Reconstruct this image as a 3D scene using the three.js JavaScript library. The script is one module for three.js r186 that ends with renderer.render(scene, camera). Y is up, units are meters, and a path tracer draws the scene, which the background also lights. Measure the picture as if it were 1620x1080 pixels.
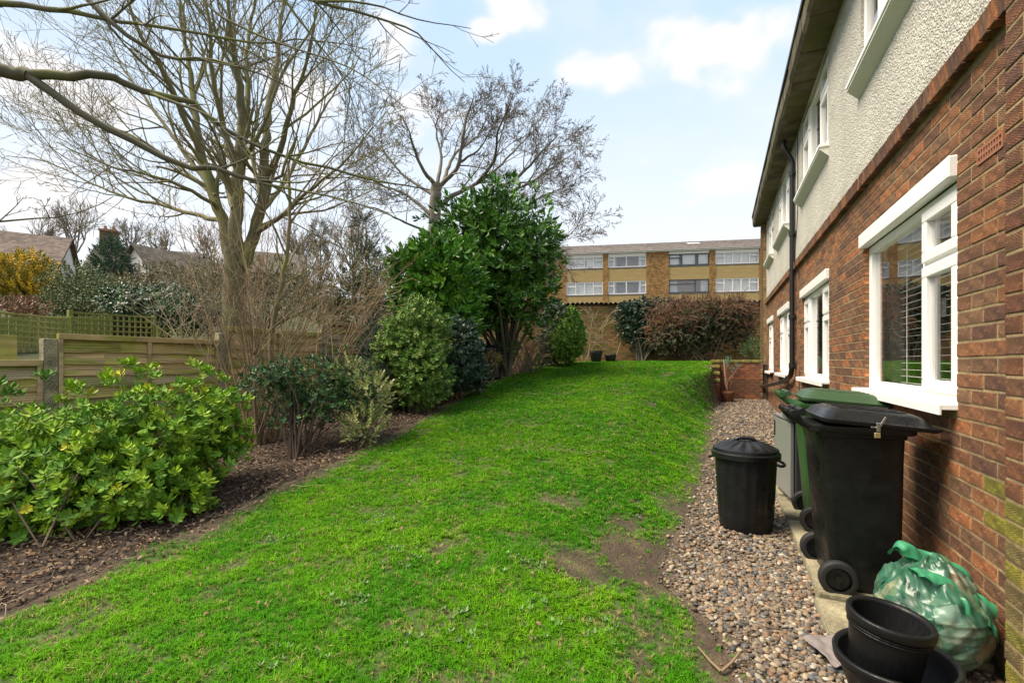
import * as THREE from 'three';
import { mergeGeometries } from 'three/addons/utils/BufferGeometryUtils.js';
import { RoundedBoxGeometry } from 'three/addons/geometries/RoundedBoxGeometry.js';

// ---------------------------------------------------------------- camera, sky, sun, exposure
const F = 735, CX = 810, HY = 572, EYE = 1.33;
const TH = Math.atan(327 / F), SN = Math.sin(TH), CS = Math.cos(TH);
const scene = new THREE.Scene();
const camera = new THREE.PerspectiveCamera(2 * Math.atan(540 / F) * 180 / Math.PI, 1.5, 0.05, 900);
camera.position.set(0, EYE, 0); camera.rotation.y = TH;
camera.setViewOffset(1620, 1080, 0, -(HY - 540), 1620, 1080);
const renderer = new THREE.WebGLRenderer({ antialias: true });
renderer.toneMapping = THREE.LinearToneMapping;
renderer.toneMappingExposure = 2.85;
renderer.shadowMap.enabled = true;
// pixel (in the 1620 wide photograph) and depth along the view axis -> world point; the depth is set by what the thing stands on
const P = (px, py, t) => new THREE.Vector3((px - CX) / F * t * CS - t * SN, EYE + (HY - py) / F * t, -((px - CX) / F * t * SN + t * CS));
const RT = new THREE.Vector3(CS, 0, -SN), FW = new THREE.Vector3(-SN, 0, -CS);

function rng(seed) { let a = seed >>> 0; return () => { a = (a + 0x6D2B79F5) | 0; let t = Math.imul(a ^ (a >>> 15), 1 | a); t = (t + Math.imul(t ^ (t >>> 7), 61 | t)) ^ t; return ((t ^ (t >>> 14)) >>> 0) / 4294967296; }; }
const clamp = (v, a = 0, b = 1) => Math.min(b, Math.max(a, v)), lerp = (a, b, f) => a + (b - a) * f;
const sstep = (a, b, v) => { const f = clamp((v - a) / (b - a)); return f * f * (3 - 2 * f); };
function hash3(x, y, z) { let h = Math.imul(x, 374761393) ^ Math.imul(y, 668265263) ^ Math.imul(z, 2147483647 - 99991); h = Math.imul(h ^ (h >>> 13), 1274126177); return ((h ^ (h >>> 16)) >>> 0) / 4294967296; }
function vn(x, y, z = 0, per = 0) {
  const xi = Math.floor(x), yi = Math.floor(y), zi = Math.floor(z), w = (v) => v * v * (3 - 2 * v), m = (v) => per ? ((v % per) + per) % per : v;
  const u = w(x - xi), v = w(y - yi), q = w(z - zi), h = (a, b, c) => hash3(m(xi + a), m(yi + b), zi + c);
  return lerp(lerp(lerp(h(0, 0, 0), h(1, 0, 0), u), lerp(h(0, 1, 0), h(1, 1, 0), u), v), lerp(lerp(h(0, 0, 1), h(1, 0, 1), u), lerp(h(0, 1, 1), h(1, 1, 1), u), v), q);
}
function fbm(x, y, z = 0, o = 4, per = 0) { let s = 0, a = 0.5, n = 0; for (let i = 0; i < o; i++) { s += a * vn(x, y, z + i * 17, per); n += a; x *= 2; y *= 2; z *= 2; per *= 2; a *= 0.5; } return s / n; }

{ // sky: pale blue thinning to white at the horizon, loose fair-weather clouds
  const W = 2048, H = 1024, d = new Float32Array(W * H * 4);
  const clouds = [[1150, 62, 125, 40], [1235, 40, 70, 36], [930, 112, 75, 26], [975, 125, 50, 20], [770, 42, 40, 14], [815, 8, 50, 20], [55, 110, 90, 32], [120, 150, 110, 30], [650, 160, 75, 28], [40, 300, 150, 32], [200, 330, 150, 30], [480, 140, 70, 40], [1150, 285, 70, 22], [420, 250, 120, 40], [620, 40, 60, 30]]
    .map(([x, y, a, b]) => [Math.atan((x - CX) / F), Math.atan((HY - y) / Math.hypot(F, x - CX)), a / 860, b / 760]);
  for (let j = 0; j < H; j++) for (let i = 0; i < W; i++) {
    const el = ((j + 0.5) / H - 0.5) * Math.PI, az = ((i + 0.5) / W - 0.5) * 2 * Math.PI, k = (j * W + i) * 4;
    const dx = Math.cos(el) * Math.cos(az), dy = Math.sin(el), dz = Math.cos(el) * Math.sin(az);
    const right = dx * CS - dz * SN, fw = -dx * SN - dz * CS, caz = Math.atan2(right, fw);
    const e = Math.max(0, dy), b = sstep(0.0, 0.75, e) * (0.92 - 0.12 * Math.sin(caz));
    let c = [lerp(0.90, 0.43, b), lerp(0.915, 0.635, b), lerp(0.94, 0.89, b)];
    let m = 0;
    const w1 = fbm(dx * 9 + 3, dy * 15, dz * 9, 5), w2 = fbm(dx * 21, dy * 30, dz * 21, 4);
    if (dy > 0) {
      for (const [ca, ce, ra, re] of clouds) { const u = (caz - ca) / ra, v = (el - ce) / re, q = 1.05 - Math.sqrt(u * u + (v < 0 ? v * v * 0.5 : v * v * 1.3)) + (w1 - 0.5) * 2.3 + (w2 - 0.5) * 1.3 - 0.12; m = Math.max(m, sstep(-0.15, 0.85, q) * 0.92); }
      const out = Math.max(sstep(0.55, 0.72, dy), sstep(-0.2, -0.5, fw / Math.max(0.2, Math.cos(el))));
      m = Math.max(m, out * sstep(0.42, 0.6, fbm(dx * 2.6 / (dy + 0.3) + 9, dz * 2.6 / (dy + 0.3), 2, 5)) * 0.9);
      m = Math.max(m, 0.22 * sstep(0.45, 0.75, w1));
    }
    c = [lerp(c[0], 0.90, m), lerp(c[1], 0.865, m), lerp(c[2], 0.86, m)];
    if (dy < 0) c = [0.22, 0.22, 0.19];
    for (let q = 0; q < 3; q++) d[k + q] = c[q] * 0.43;
    d[k + 3] = 1;
  }
  const t = new THREE.DataTexture(d, W, H, THREE.RGBAFormat, THREE.FloatType);
  t.mapping = THREE.EquirectangularReflectionMapping; t.magFilter = t.minFilter = THREE.LinearFilter; t.needsUpdate = true;
  scene.background = t; scene.environment = t;
}
const sun = new THREE.DirectionalLight(0xffefd8, 3.0);
sun.position.set(-19, 34, 2); sun.target.position.set(0, 0, -8); scene.add(sun, sun.target);
sun.castShadow = true; sun.shadow.radius = 60; sun.shadow.mapSize.set(4096, 4096);
Object.assign(sun.shadow.camera, { left: -45, right: 45, top: 45, bottom: -45, near: 1, far: 160 });

// ---------------------------------------------------------------- helpers
const taken = new Map(), org = new WeakMap();
const numbered = (n) => { const k = taken.get(n) || 0; taken.set(n, k + 1); return k ? n + '_' + String(k).padStart(3, '0') : n; };
const V = (x, y, z) => new THREE.Vector3(x, y, z);
function thing(name, label, category, pos = [0, 0, 0], group, kind) {
  const o = new THREE.Group(); o.name = numbered(name); o.position.set(...pos); scene.add(o); org.set(o, V(...pos));
  o.userData = { label, category }; if (group) o.userData.group = group; if (kind) o.userData.kind = kind;
  return o;
}
function setting(name, label) { const o = new THREE.Group(); o.name = name; scene.add(o); org.set(o, V(0, 0, 0)); o.userData = { kind: 'structure', label, category: name.replace(/_/g, ' ') }; return o; }
function sub(name, parent) { const o = new THREE.Group(); o.name = name; parent.add(o); org.set(o, org.get(parent) || V(0, 0, 0)); return o; }
function part(name, geo, mat, parent, kind) {
  const m = new THREE.Mesh(Array.isArray(geo) ? mg(geo) : geo, mat); m.name = name; m.castShadow = m.receiveShadow = true;
  const o = org.get(parent); if (o) m.position.copy(o).negate();
  org.set(m, V(0, 0, 0)); if (kind) m.userData.kind = kind; parent.add(m); return m;
}
function inst(name, geo, mat, list, parent) { // list: {m: Matrix4, c: [r,g,b]}
  const im = new THREE.InstancedMesh(geo, mat, list.length), c = new THREE.Color(); im.name = name; im.castShadow = im.receiveShadow = true;
  list.forEach((q, i) => { im.setMatrixAt(i, q.m); im.setColorAt(i, c.setRGB(...q.c)); });
  im.userData.kind = 'stuff'; const o = org.get(parent); if (o) im.position.copy(o).negate(); parent.add(im); return im;
}
function copyOf(o, label, group, x, y, z, ry = 0) { const c = o.clone(); c.name = numbered(o.name.replace(/_\d{3}$/, '')); c.userData = { ...o.userData, label }; if (group) c.userData.group = group; c.position.set(x, y, z); c.rotation.y = ry; scene.add(c); return c; }
const clean = (g) => { const n = g.index ? g.toNonIndexed() : g; for (const k of Object.keys(n.attributes)) if (!['position', 'normal', 'uv'].includes(k)) n.deleteAttribute(k); return n; };
const mg = (l) => mergeGeometries(l.map(clean), false);
const bx = (x0, x1, y0, y1, z0, z1) => { const g = new THREE.BoxGeometry(Math.abs(x1 - x0), Math.abs(y1 - y0), Math.abs(z1 - z0)); g.translate((x0 + x1) / 2, (y0 + y1) / 2, (z0 + z1) / 2); return g; };
const rbx = (x0, x1, y0, y1, z0, z1, r = 0.006, n = 2) => { const g = new RoundedBoxGeometry(Math.abs(x1 - x0), Math.abs(y1 - y0), Math.abs(z1 - z0), n, r); g.translate((x0 + x1) / 2, (y0 + y1) / 2, (z0 + z1) / 2); return g; };
function uvBox(g, k = 1, ou = 0, ov = 0) { // texture coordinates in metres from the face direction
  g = clean(g); const p = g.attributes.position, n = g.attributes.normal, u = g.attributes.uv;
  for (let i = 0; i < p.count; i++) { const ax = Math.abs(n.getX(i)), ay = Math.abs(n.getY(i)), az = Math.abs(n.getZ(i));
    if (ay > ax && ay > az) u.setXY(i, p.getX(i) * k + ou, p.getZ(i) * k + ov); else if (ax > az) u.setXY(i, p.getZ(i) * k + ou, p.getY(i) * k + ov); else u.setXY(i, p.getX(i) * k + ou, p.getY(i) * k + ov); }
  return g;
}
const rot = (g, rx, ry, rz, x = 0, y = 0, z = 0) => { g.rotateX(rx); g.rotateZ(rz); g.rotateY(ry); g.translate(x, y, z); return g; };
const lathe = (pts, n = 32) => new THREE.LatheGeometry(pts.map(([a, b]) => new THREE.Vector2(a, b)), n);
const cyl = (a, b, r, n = 10, r2 = r) => { const d = V().subVectors(b, a), g = new THREE.CylinderGeometry(r2, r, d.length(), n); g.applyQuaternion(new THREE.Quaternion().setFromUnitVectors(V(0, 1, 0), d.clone().normalize())); g.translate((a.x + b.x) / 2, (a.y + b.y) / 2, (a.z + b.z) / 2); return g; };
const tube = (pts, r, n = 8, seg = 24) => new THREE.TubeGeometry(new THREE.CatmullRomCurve3(pts), seg, r, n);

function tex(w, h, fn, srgb = false) {
  const d = new Uint8Array(w * h * 4);
  for (let j = 0; j < h; j++) for (let i = 0; i < w; i++) { const c = fn(i / w, j / h, i, j), k = (j * w + i) * 4; if (typeof c === 'number') d[k] = d[k + 1] = d[k + 2] = clamp(c) * 255; else for (let q = 0; q < 3; q++) d[k + q] = clamp(c[q]) * 255; d[k + 3] = 255; }
  const t = new THREE.DataTexture(d, w, h); t.wrapS = t.wrapT = THREE.RepeatWrapping; t.magFilter = THREE.LinearFilter; t.minFilter = THREE.LinearMipmapLinearFilter; t.generateMipmaps = true; if (srgb) t.colorSpace = THREE.SRGBColorSpace; t.needsUpdate = true; return t;
}
const col = (r, g, b) => new THREE.Color().setRGB(r, g, b);
const mat = (c, roughness = 0.8, o = {}) => new THREE.MeshPhysicalMaterial({ color: col(...c), roughness, metalness: 0, side: THREE.DoubleSide, ...o });
const mixc = (a, b, f) => [lerp(a[0], b[0], f), lerp(a[1], b[1], f), lerp(a[2], b[2], f)];

// grey multiplying maps (mean near 0.8) and bumps
const T = {};
T.grain = tex(256, 256, (u, v) => { const a = fbm(u * 8, v * 8, 3, 5, 8), b = vn(u * 128, v * 128, 9, 128); const g = 0.55 + 0.5 * a + 0.18 * (b - 0.5); return [g, g * 0.99, g * 0.97]; }, true);
T.grainB = tex(256, 256, (u, v) => 0.6 * fbm(u * 16, v * 16, 5, 4, 16) + 0.4 * vn(u * 128, v * 128, 2, 128));
T.stucco = tex(512, 512, (u, v) => { const a = vn(u * 140, v * 140, 1, 140), b = vn(u * 70, v * 70, 4, 70), c = fbm(u * 10, v * 10, 7, 3, 10); return clamp(0.5 + (a - 0.5) * 1.2 + (b - 0.5) * 0.6 + (c - 0.5) * 0.3); });
T.stuccoC = tex(512, 512, (u, v) => { const a = vn(u * 90, v * 90, 1, 90), c = fbm(u * 4, v * 2, 7, 4, 4), g = 0.84 + 0.16 * (a - 0.5) + 0.14 * (c - 0.5); return [g, g * 0.995, g * 0.975]; }, true);
T.comb = tex(512, 192, (u, v) => { const w = v * 9.0 + 0.34 * Math.sin(u * 6.283 * 11 + 2 * Math.sin(v * 12)) + 1.0 * (fbm(u * 6, v * 3, 2, 3) - 0.5); const l = 0.5 + 0.5 * Math.sin(w * 6.283); return clamp(0.25 + 0.6 * l + 0.5 * (vn(u * 120, v * 44, 5) - 0.5)); });
T.combC = tex(256, 96, (u, v) => { const a = fbm(u * 5, v * 3, 11, 4), b = vn(u * 70, v * 26, 3), s = sstep(0.62, 0.75, fbm(u * 9 + 4, v * 5, 21, 3)); const g = 0.70 + 0.55 * (a - 0.3) + 0.22 * (b - 0.5) + 0.18 * s; return [g, g * (0.97 + 0.08 * s), g * (0.95 + 0.1 * s)]; }, true);
T.wood = tex(512, 128, (u, v) => { const q = v * 26 + 3.5 * fbm(u * 3, v * 5, 4, 3) + 0.8 * fbm(u * 12, v * 3, 8, 2), l = 0.5 + 0.5 * Math.sin(q * 3.1), s = fbm(u * 5, v * 5, 30, 4), g = 0.84 + 0.12 * l + 0.45 * (s - 0.5), al = sstep(0.48, 0.7, fbm(u * 4 + 3, v * 3, 50, 4)); return [g * lerp(1, 0.86, al), g * lerp(1, 0.98, al), g * lerp(0.98, 0.7, al)]; }, true);
T.woodB = tex(512, 128, (u, v) => 0.5 + 0.3 * Math.sin((v * 26 + 3.5 * fbm(u * 3, v * 5, 4, 3)) * 3.1) + 0.3 * (fbm(u * 60, v * 12, 6, 2) - 0.5));
T.film = tex(256, 256, (u, v) => { const a = vn(u * 6 + 2 * vn(u * 3, v * 3, 2, 3), v * 22, 3, 0), b = vn(u * 30, v * 7, 8, 0); return clamp(0.75 * (1 - Math.abs(2 * a - 1)) + 0.3 * (1 - Math.abs(2 * b - 1))); });
T.bark = tex(128, 256, (u, v) => fbm(u * 12, v * 5, 3, 4, 0) * 0.7 + 0.3 * vn(u * 40, v * 20, 9));
T.moss = tex(512, 512, (u, v) => { const a = fbm(u * 6, v * 6, 3, 5, 6), b = fbm(u * 20, v * 20, 13, 3, 20), c = mixc([0.20, 0.185, 0.155], [0.36, 0.34, 0.29], a * 1.5 - 0.25), m = sstep(0.5, 0.68, b * 0.5 + fbm(u * 3, v * 3, 40, 3, 3) * 0.5); return mixc(c, [0.25, 0.26, 0.12], m * 0.7).map((x) => x * 1.25); }, true);
T.roof = tex(256, 256, (u, v) => { const r = (v * 12) % 1, row = Math.floor(v * 12), c = (u * 16 + (row % 2) * 0.5), g = (r < 0.14 ? 0.55 : 0.86) + 0.3 * (hash3(Math.floor(c) % 16, row, 5) - 0.5) + 0.25 * (fbm(u * 5, v * 5, 2, 3, 5) - 0.5); return [g, g * 0.98, g * 0.95]; }, true);
T.farbrick = tex(512, 512, (u, v) => { const r = v * 24, row = Math.floor(r), c = u * 8 + (row % 2) * 0.5, k = Math.floor(c) % 8, mo = (r - row < 0.13 || c - Math.floor(c) < 0.05) ? 1 : 0; const b = 0.72 + 0.42 * (hash3(k, row, 3) - 0.4); return mo ? [0.86, 0.82, 0.74] : [b, b * 0.95, b * 0.86]; }, true);
T.board = tex(64, 512, (u, v) => { const r = (v * 14) % 1, g = (r < 0.16 ? 0.6 : 0.92) + 0.12 * (vn(u * 6, v * 90, 3) - 0.5); return [g, g, g * 0.98]; }, true);

const M = {
  upvc: mat([0.84, 0.84, 0.82], 0.3), oldWhite: mat([0.70, 0.70, 0.62], 0.5),
  glass: new THREE.MeshPhysicalMaterial({ color: 0xffffff, roughness: 0.0, transmission: 1, thickness: 0, ior: 1.75, side: THREE.DoubleSide }),
  mortar: mat([0.40, 0.30, 0.16], 0.95, { map: T.grain, bumpMap: T.grainB, bumpScale: 0.004 }),
  render: mat([0.66, 0.65, 0.60], 0.95, { map: T.stuccoC, bumpMap: T.stucco, bumpScale: 0.007 }),
  conc: mat([0.37, 0.335, 0.22], 0.92, { map: T.grain, bumpMap: T.grainB, bumpScale: 0.006 }),
  postc: mat([0.70, 0.63, 0.41], 0.95, { map: T.grain, bumpMap: T.stucco, bumpScale: 0.02 }),
  soffit: mat([0.95, 0.92, 0.80], 0.95, { map: T.moss, bumpMap: T.grainB, bumpScale: 0.012 }),
  black: mat([0.007, 0.0075, 0.008], 0.62, { roughnessMap: T.grain, specularIntensity: 0.7, bumpMap: T.grainB, bumpScale: 0.0006 }),
  blackSoft: mat([0.008, 0.0085, 0.009], 0.72, { roughnessMap: T.grain, specularIntensity: 0.6, bumpMap: T.grainB, bumpScale: 0.001 }),
  rubber: mat([0.010, 0.010, 0.010], 0.7), pipe: mat([0.014, 0.014, 0.015], 0.35),
  steel: mat([0.55, 0.55, 0.53], 0.35, { metalness: 1 }),
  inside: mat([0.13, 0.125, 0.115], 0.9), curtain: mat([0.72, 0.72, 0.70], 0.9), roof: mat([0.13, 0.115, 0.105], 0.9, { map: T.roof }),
};

// a growing list of tapered tubes that become one mesh (bark, twigs, stems)
class Tubes {
  constructor() { this.p = []; this.n = []; this.c = []; this.i = []; }
  add(pts, rad, sides, c) {
    const f = V(), a = V(), b = V(), base = this.p.length / 3, L = pts.length; let ref = Math.abs(V().subVectors(pts[1], pts[0]).normalize().y) > 0.9 ? V(1, 0, 0) : V(0, 1, 0);
    for (let k = 0; k < L; k++) {
      f.subVectors(pts[Math.min(L - 1, k + 1)], pts[Math.max(0, k - 1)]).normalize();
      a.copy(ref).addScaledVector(f, -ref.dot(f)).normalize(); b.crossVectors(f, a); ref = a.clone();
      const cc = typeof c === 'function' ? c(pts[k], k / (L - 1)) : c;
      for (let s = 0; s < sides; s++) { const w = s / sides * 6.2832, x = Math.cos(w), y = Math.sin(w), nx = a.x * x + b.x * y, ny = a.y * x + b.y * y, nz = a.z * x + b.z * y;
        this.p.push(pts[k].x + nx * rad[k], pts[k].y + ny * rad[k], pts[k].z + nz * rad[k]); this.n.push(nx, ny, nz); this.c.push(cc[0], cc[1], cc[2]); }
    }
    for (let k = 0; k < L - 1; k++) for (let s = 0; s < sides; s++) { const q = base + k * sides + s, r = base + k * sides + (s + 1) % sides; this.i.push(q, r, q + sides, r, r + sides, q + sides); }
  }
  geo() { const g = new THREE.BufferGeometry(); g.setAttribute('position', new THREE.Float32BufferAttribute(this.p, 3)); g.setAttribute('normal', new THREE.Float32BufferAttribute(this.n, 3)); g.setAttribute('color', new THREE.Float32BufferAttribute(this.c, 3)); g.setIndex(this.i); return g; }
  build(name, m, parent) { return this.p.length ? part(name, this.geo(), m, parent) : null; }
}
M.bark = new THREE.MeshStandardMaterial({ vertexColors: true, roughness: 0.9, side: THREE.DoubleSide });
function barkCol(base, mossy, R) { const j = 0.75 + 0.5 * R(); return (p) => { const m = sstep(0.5, 0.72, fbm(p.x * 3, p.y * 3, p.z * 3, 3)) * mossy, v = j * (0.75 + 0.5 * vn(p.x * 14, p.y * 14, p.z * 14)); return mixc(base.map((q) => q * v), [0.17, 0.19, 0.03], m); }; }
function grow(tb, p, d, len, r, lvl, o, R) {
  const n = Math.max(3, Math.min(9, Math.ceil(len / o.seg))), pts = [p.clone()], dirs = [d.clone()], rad = [r], q = p.clone(), dd = d.clone(); const st = len / n, tip = Math.max(o.rmin, r * 0.35);
  for (let k = 1; k <= n; k++) { dd.x += (R() - 0.5) * o.wob; dd.y += (R() - 0.5) * o.wob + o.up; dd.z += (R() - 0.5) * o.wob; dd.normalize(); q.addScaledVector(dd, st); pts.push(q.clone()); dirs.push(dd.clone()); rad.push(lerp(r, tip, k / n)); }
  tb.add(pts, rad, r > 0.05 ? 8 : r > 0.02 ? 5 : r > 0.008 ? 4 : 3, barkCol(o.col, r > 0.012 ? o.moss : 0, R));
  if (lvl >= o.kids.length) return;
  kidsOn(tb, pts, dirs, rad, len, lvl, o, R);
}
function kidsOn(tb, pts, dirs, rad, len, lvl, o, R, from = 0.22) {
  const K = Math.round(o.kids[lvl] * (0.75 + 0.5 * R()));
  for (let i = 0; i < K; i++) {
    const f = from + (1 - from) * (i + R()) / K, x = Math.min(pts.length - 1.001, f * (pts.length - 1)), k = Math.floor(x), p = pts[k].clone().lerp(pts[k + 1], x - k), d = dirs[k].clone();
    const perp = V(R() - 0.5, R() - 0.5, R() - 0.5).cross(d).normalize(), an = o.ang * (0.6 + 0.8 * R());
    d.multiplyScalar(Math.cos(an)).addScaledVector(perp, Math.sin(an)); d.y += o.lift || 0; d.normalize();
    grow(tb, p, d, Math.min(o.max || 9, len * o.lr * (1.1 - 0.55 * f) * (0.6 + 0.7 * R())), Math.max(o.rmin, Math.min(lerp(rad[k], rad[k + 1], x - k) * (o.rk || 0.7), 0.62 * r_(rad[0]))), lvl + 1, o, R);
  }
}
const r_ = (x) => x;
function limb(tb, pix, r0, r1, o, R, kids = true, from = 0.22) { // pix: [px, py, depth]
  const c = new THREE.CatmullRomCurve3(pix.map((a) => a instanceof THREE.Vector3 ? a : P(...a))), len = c.getLength(), n = Math.max(6, Math.ceil(len / 0.22)), pts = c.getPoints(n), dirs = pts.map((_, k) => c.getTangent(k / n)), rad = pts.map((_, k) => lerp(r0, r1, Math.pow(k / n, 0.8)));
  pts.forEach((p, k) => { if (k && k < n) { const w = Math.min(0.05, r0 * 0.6); p.x += (R() - 0.5) * w; p.y += (R() - 0.5) * w; p.z += (R() - 0.5) * w; } });
  tb.add(pts, rad, r0 > 0.05 ? 9 : 6, barkCol(o.col, o.moss, R));
  if (kids) kidsOn(tb, pts, dirs, rad, len, 0, { ...o, kids: [Math.max(3, Math.round(o.kids[0] * len)), ...o.kids.slice(1)] }, R, from);
}

// leaves and sprigs
function leafGeo(L, W, o = {}) { // grows along +y from the origin, faces +z; folded on the midrib and bent back
  const seg = o.seg || 3, bend = o.bend ?? 0.5, fold = o.fold ?? 0.25, wide = o.wide ?? 0.5, p = [], idx = [], uv = [];
  for (let k = 0; k <= seg; k++) { const f = k / seg, w = W / 2 * Math.pow(Math.sin(Math.PI * Math.pow(clamp(f, 0.02, 0.99), Math.log(0.5) / Math.log(wide))), 0.75), an = bend * f, y = L * (bend ? Math.sin(an) / bend : f), z = -L * (bend ? (1 - Math.cos(an)) / bend : 0);
    p.push(-w, y, z + w * fold, 0, y, z, w, y, z + w * fold); uv.push(0, f, 0.5, f, 1, f); if (k) { const b = (k - 1) * 3; for (const s of [0, 1]) idx.push(b + s, b + s + 1, b + s + 3, b + s + 1, b + s + 4, b + s + 3); } }
  const g = new THREE.BufferGeometry(); g.setAttribute('position', new THREE.Float32BufferAttribute(p, 3)); g.setAttribute('uv', new THREE.Float32BufferAttribute(uv, 2)); g.setIndex(idx); g.computeVertexNormals(); return g.toNonIndexed();
}
function sprig(R, o) { // leaves round a short stem along +y
  const out = [], n = o.n;
  for (let i = 0; i < n; i++) { const f = n > 1 ? i / (n - 1) : 1, s = (o.s0 ?? 0.75) + R() * 0.45, g = leafGeo(o.L * s, o.W * s, o); const tilt = lerp(o.t0 ?? 1.25, o.t1 ?? 0.5, f) + (R() - 0.5) * 0.5; g.rotateX(tilt); g.rotateY(i * 2.4 + R() * 0.7); g.translate(0, lerp(0, o.stem, f), 0); out.push(g); }
  if (o.stem > 0.02) out.push(new THREE.CylinderGeometry(0.0015, 0.0025, o.stem, 3, 1, true).translate(0, o.stem / 2, 0));
  return mg(out);
}
const leafMat = (rough = 0.55, o = {}) => new THREE.MeshPhysicalMaterial({ color: 0xffffff, roughness: rough, side: THREE.DoubleSide, specularIntensity: 0.5, ...o });
const UP = V(0, 1, 0);
function orient(dir, spin, s, p) { const q = new THREE.Quaternion().setFromUnitVectors(UP, dir).multiply(new THREE.Quaternion().setFromAxisAngle(UP, spin)); return new THREE.Matrix4().compose(p, q, V(s, s, s)); }
function inBlob(b, R, o = {}) { // b: [px, py, depth, half width px, half height px, half depth m]
  const [px, py, t, rx, ry, rz] = b, c = P(px, py, t), k = t / F; let u = V(R() * 2 - 1, R() * 2 - 1, R() * 2 - 1); while (u.lengthSq() > 1 || u.lengthSq() < 0.01) u = V(R() * 2 - 1, R() * 2 - 1, R() * 2 - 1); u.normalize();
  const lump = 1 + (o.lump ?? 0.35) * (fbm(u.x * 2.2 + px, u.y * 2.2, u.z * 2.2, 3) - 0.5) * 2, f = (1 - (o.shell ?? 0.35) * Math.pow(R(), o.pw ?? 1.6)) * lump;
  const p = c.clone().addScaledVector(RT, u.x * rx * k * f).addScaledVector(UP, u.y * ry * k * f).addScaledVector(FW, u.z * rz * f), n = V().addScaledVector(RT, u.x / rx).addScaledVector(UP, u.y / ry).addScaledVector(FW, u.z / (rz / k)).normalize();
  return { p, n };
}
function scatter(blobs, R, o) { // returns placements for one sprig kind
  const list = [], area = blobs.map((b) => b[3] * b[4] * b[2] * b[2]), sum = area.reduce((a, b) => a + b, 0);
  blobs.forEach((b, bi) => { const n = Math.round(o.count * area[bi] / sum);
    for (let i = 0; i < n; i++) { const { p, n: nn } = inBlob(b, R, o); if (p.y < gnd(p.x, p.z) + 0.03) continue;
      const d = nn.clone().multiplyScalar(o.out ?? 0.7).add(V((R() - 0.5) * (o.mess ?? 0.8), (o.up ?? 0.55) + (R() - 0.5) * 0.5, (R() - 0.5) * (o.mess ?? 0.8))).normalize();
      const c = o.cols[Math.floor(R() * o.cols.length)], j = 0.7 + 0.6 * R(); list.push({ m: orient(d, R() * 6.28, (o.s ?? 1) * (0.7 + 0.6 * R()), p), c: c.map((v) => v * j), p }); } });
  return list;
}
function stems(tb, base, blobs, n, r, c, R, spread = 0.12) {
  for (let i = 0; i < n; i++) { const b = blobs[Math.floor(R() * blobs.length)], { p } = inBlob(b, R, { shell: 0.9, pw: 0.8 }), a = base.clone().add(V((R() - 0.5) * spread * 2, 0, (R() - 0.5) * spread * 2)); a.y = gnd(a.x, a.z) - 0.02;
    const m = a.clone().lerp(p, 0.5).add(V((R() - 0.5) * 0.2, 0.12 + R() * 0.1, (R() - 0.5) * 0.2)), pts = new THREE.CatmullRomCurve3([a, m, p]).getPoints(7), rr = r * (0.6 + 0.6 * R()); tb.add(pts, pts.map((_, k) => lerp(rr, rr * 0.3, k / 7)), 5, barkCol(c, 0.2, R)); }
}

// ---------------------------------------------------------------- the ground
const softplus = (x) => x > 20 ? x : Math.log(1 + Math.exp(x));
function lawnY(s) { const h = 0.117 * 0.5 * softplus((s - 1.8) / 0.5), cap = 1.335, k = 0.07; return cap - k * softplus((cap - h) / k) + (s > 16 ? Math.min(2.4, 0.08 * (s - 16)) : 0); }
const pathY = (s) => 0.042 * clamp(s - 3, 0, 10.5);
function gnd(x, z) {
  const s = -z, L = lawnY(s); let y = L;
  if (s < 12.66 && x > -1.5) { const w = sstep(8.0, 11.8, s); y = lerp(L, pathY(s), sstep(lerp(-1.25, -0.16, w), lerp(-0.1, -0.02, w), x)); }
  if (x < -6.8) y += 0.155 * Math.min(42, -6.8 - x);
  return y + (x < 0.3 && x > -6.5 && s < 12 ? 0.03 * (fbm(x * 0.8 + 5, z * 0.8, 0, 2) - 0.5) : 0);
}
function sheet(xs, zs, fy, fc) {
  const p = [], c = [], uv = [], idx = [], nx = xs.length;
  zs.forEach((z) => xs.forEach((x0) => { const x = typeof x0 === 'function' ? x0(z) : x0; p.push(x, fy(x, z), z); uv.push(x, z); if (fc) c.push(...fc(x, z)); }));
  for (let j = 0; j < zs.length - 1; j++) for (let i = 0; i < nx - 1; i++) { const a = j * nx + i; idx.push(a, a + 1, a + nx, a + 1, a + nx + 1, a + nx); }
  const g = new THREE.BufferGeometry(); g.setAttribute('position', new THREE.Float32BufferAttribute(p, 3)); g.setAttribute('uv', new THREE.Float32BufferAttribute(uv, 2)); if (fc) g.setAttribute('color', new THREE.Float32BufferAttribute(c, 3)); g.setIndex(idx); g.computeVertexNormals(); return g;
}
const range = (a, b, st) => { const r = []; for (let v = a; v < b - 1e-6; v += st) r.push(v); r.push(b); return r; };
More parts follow.
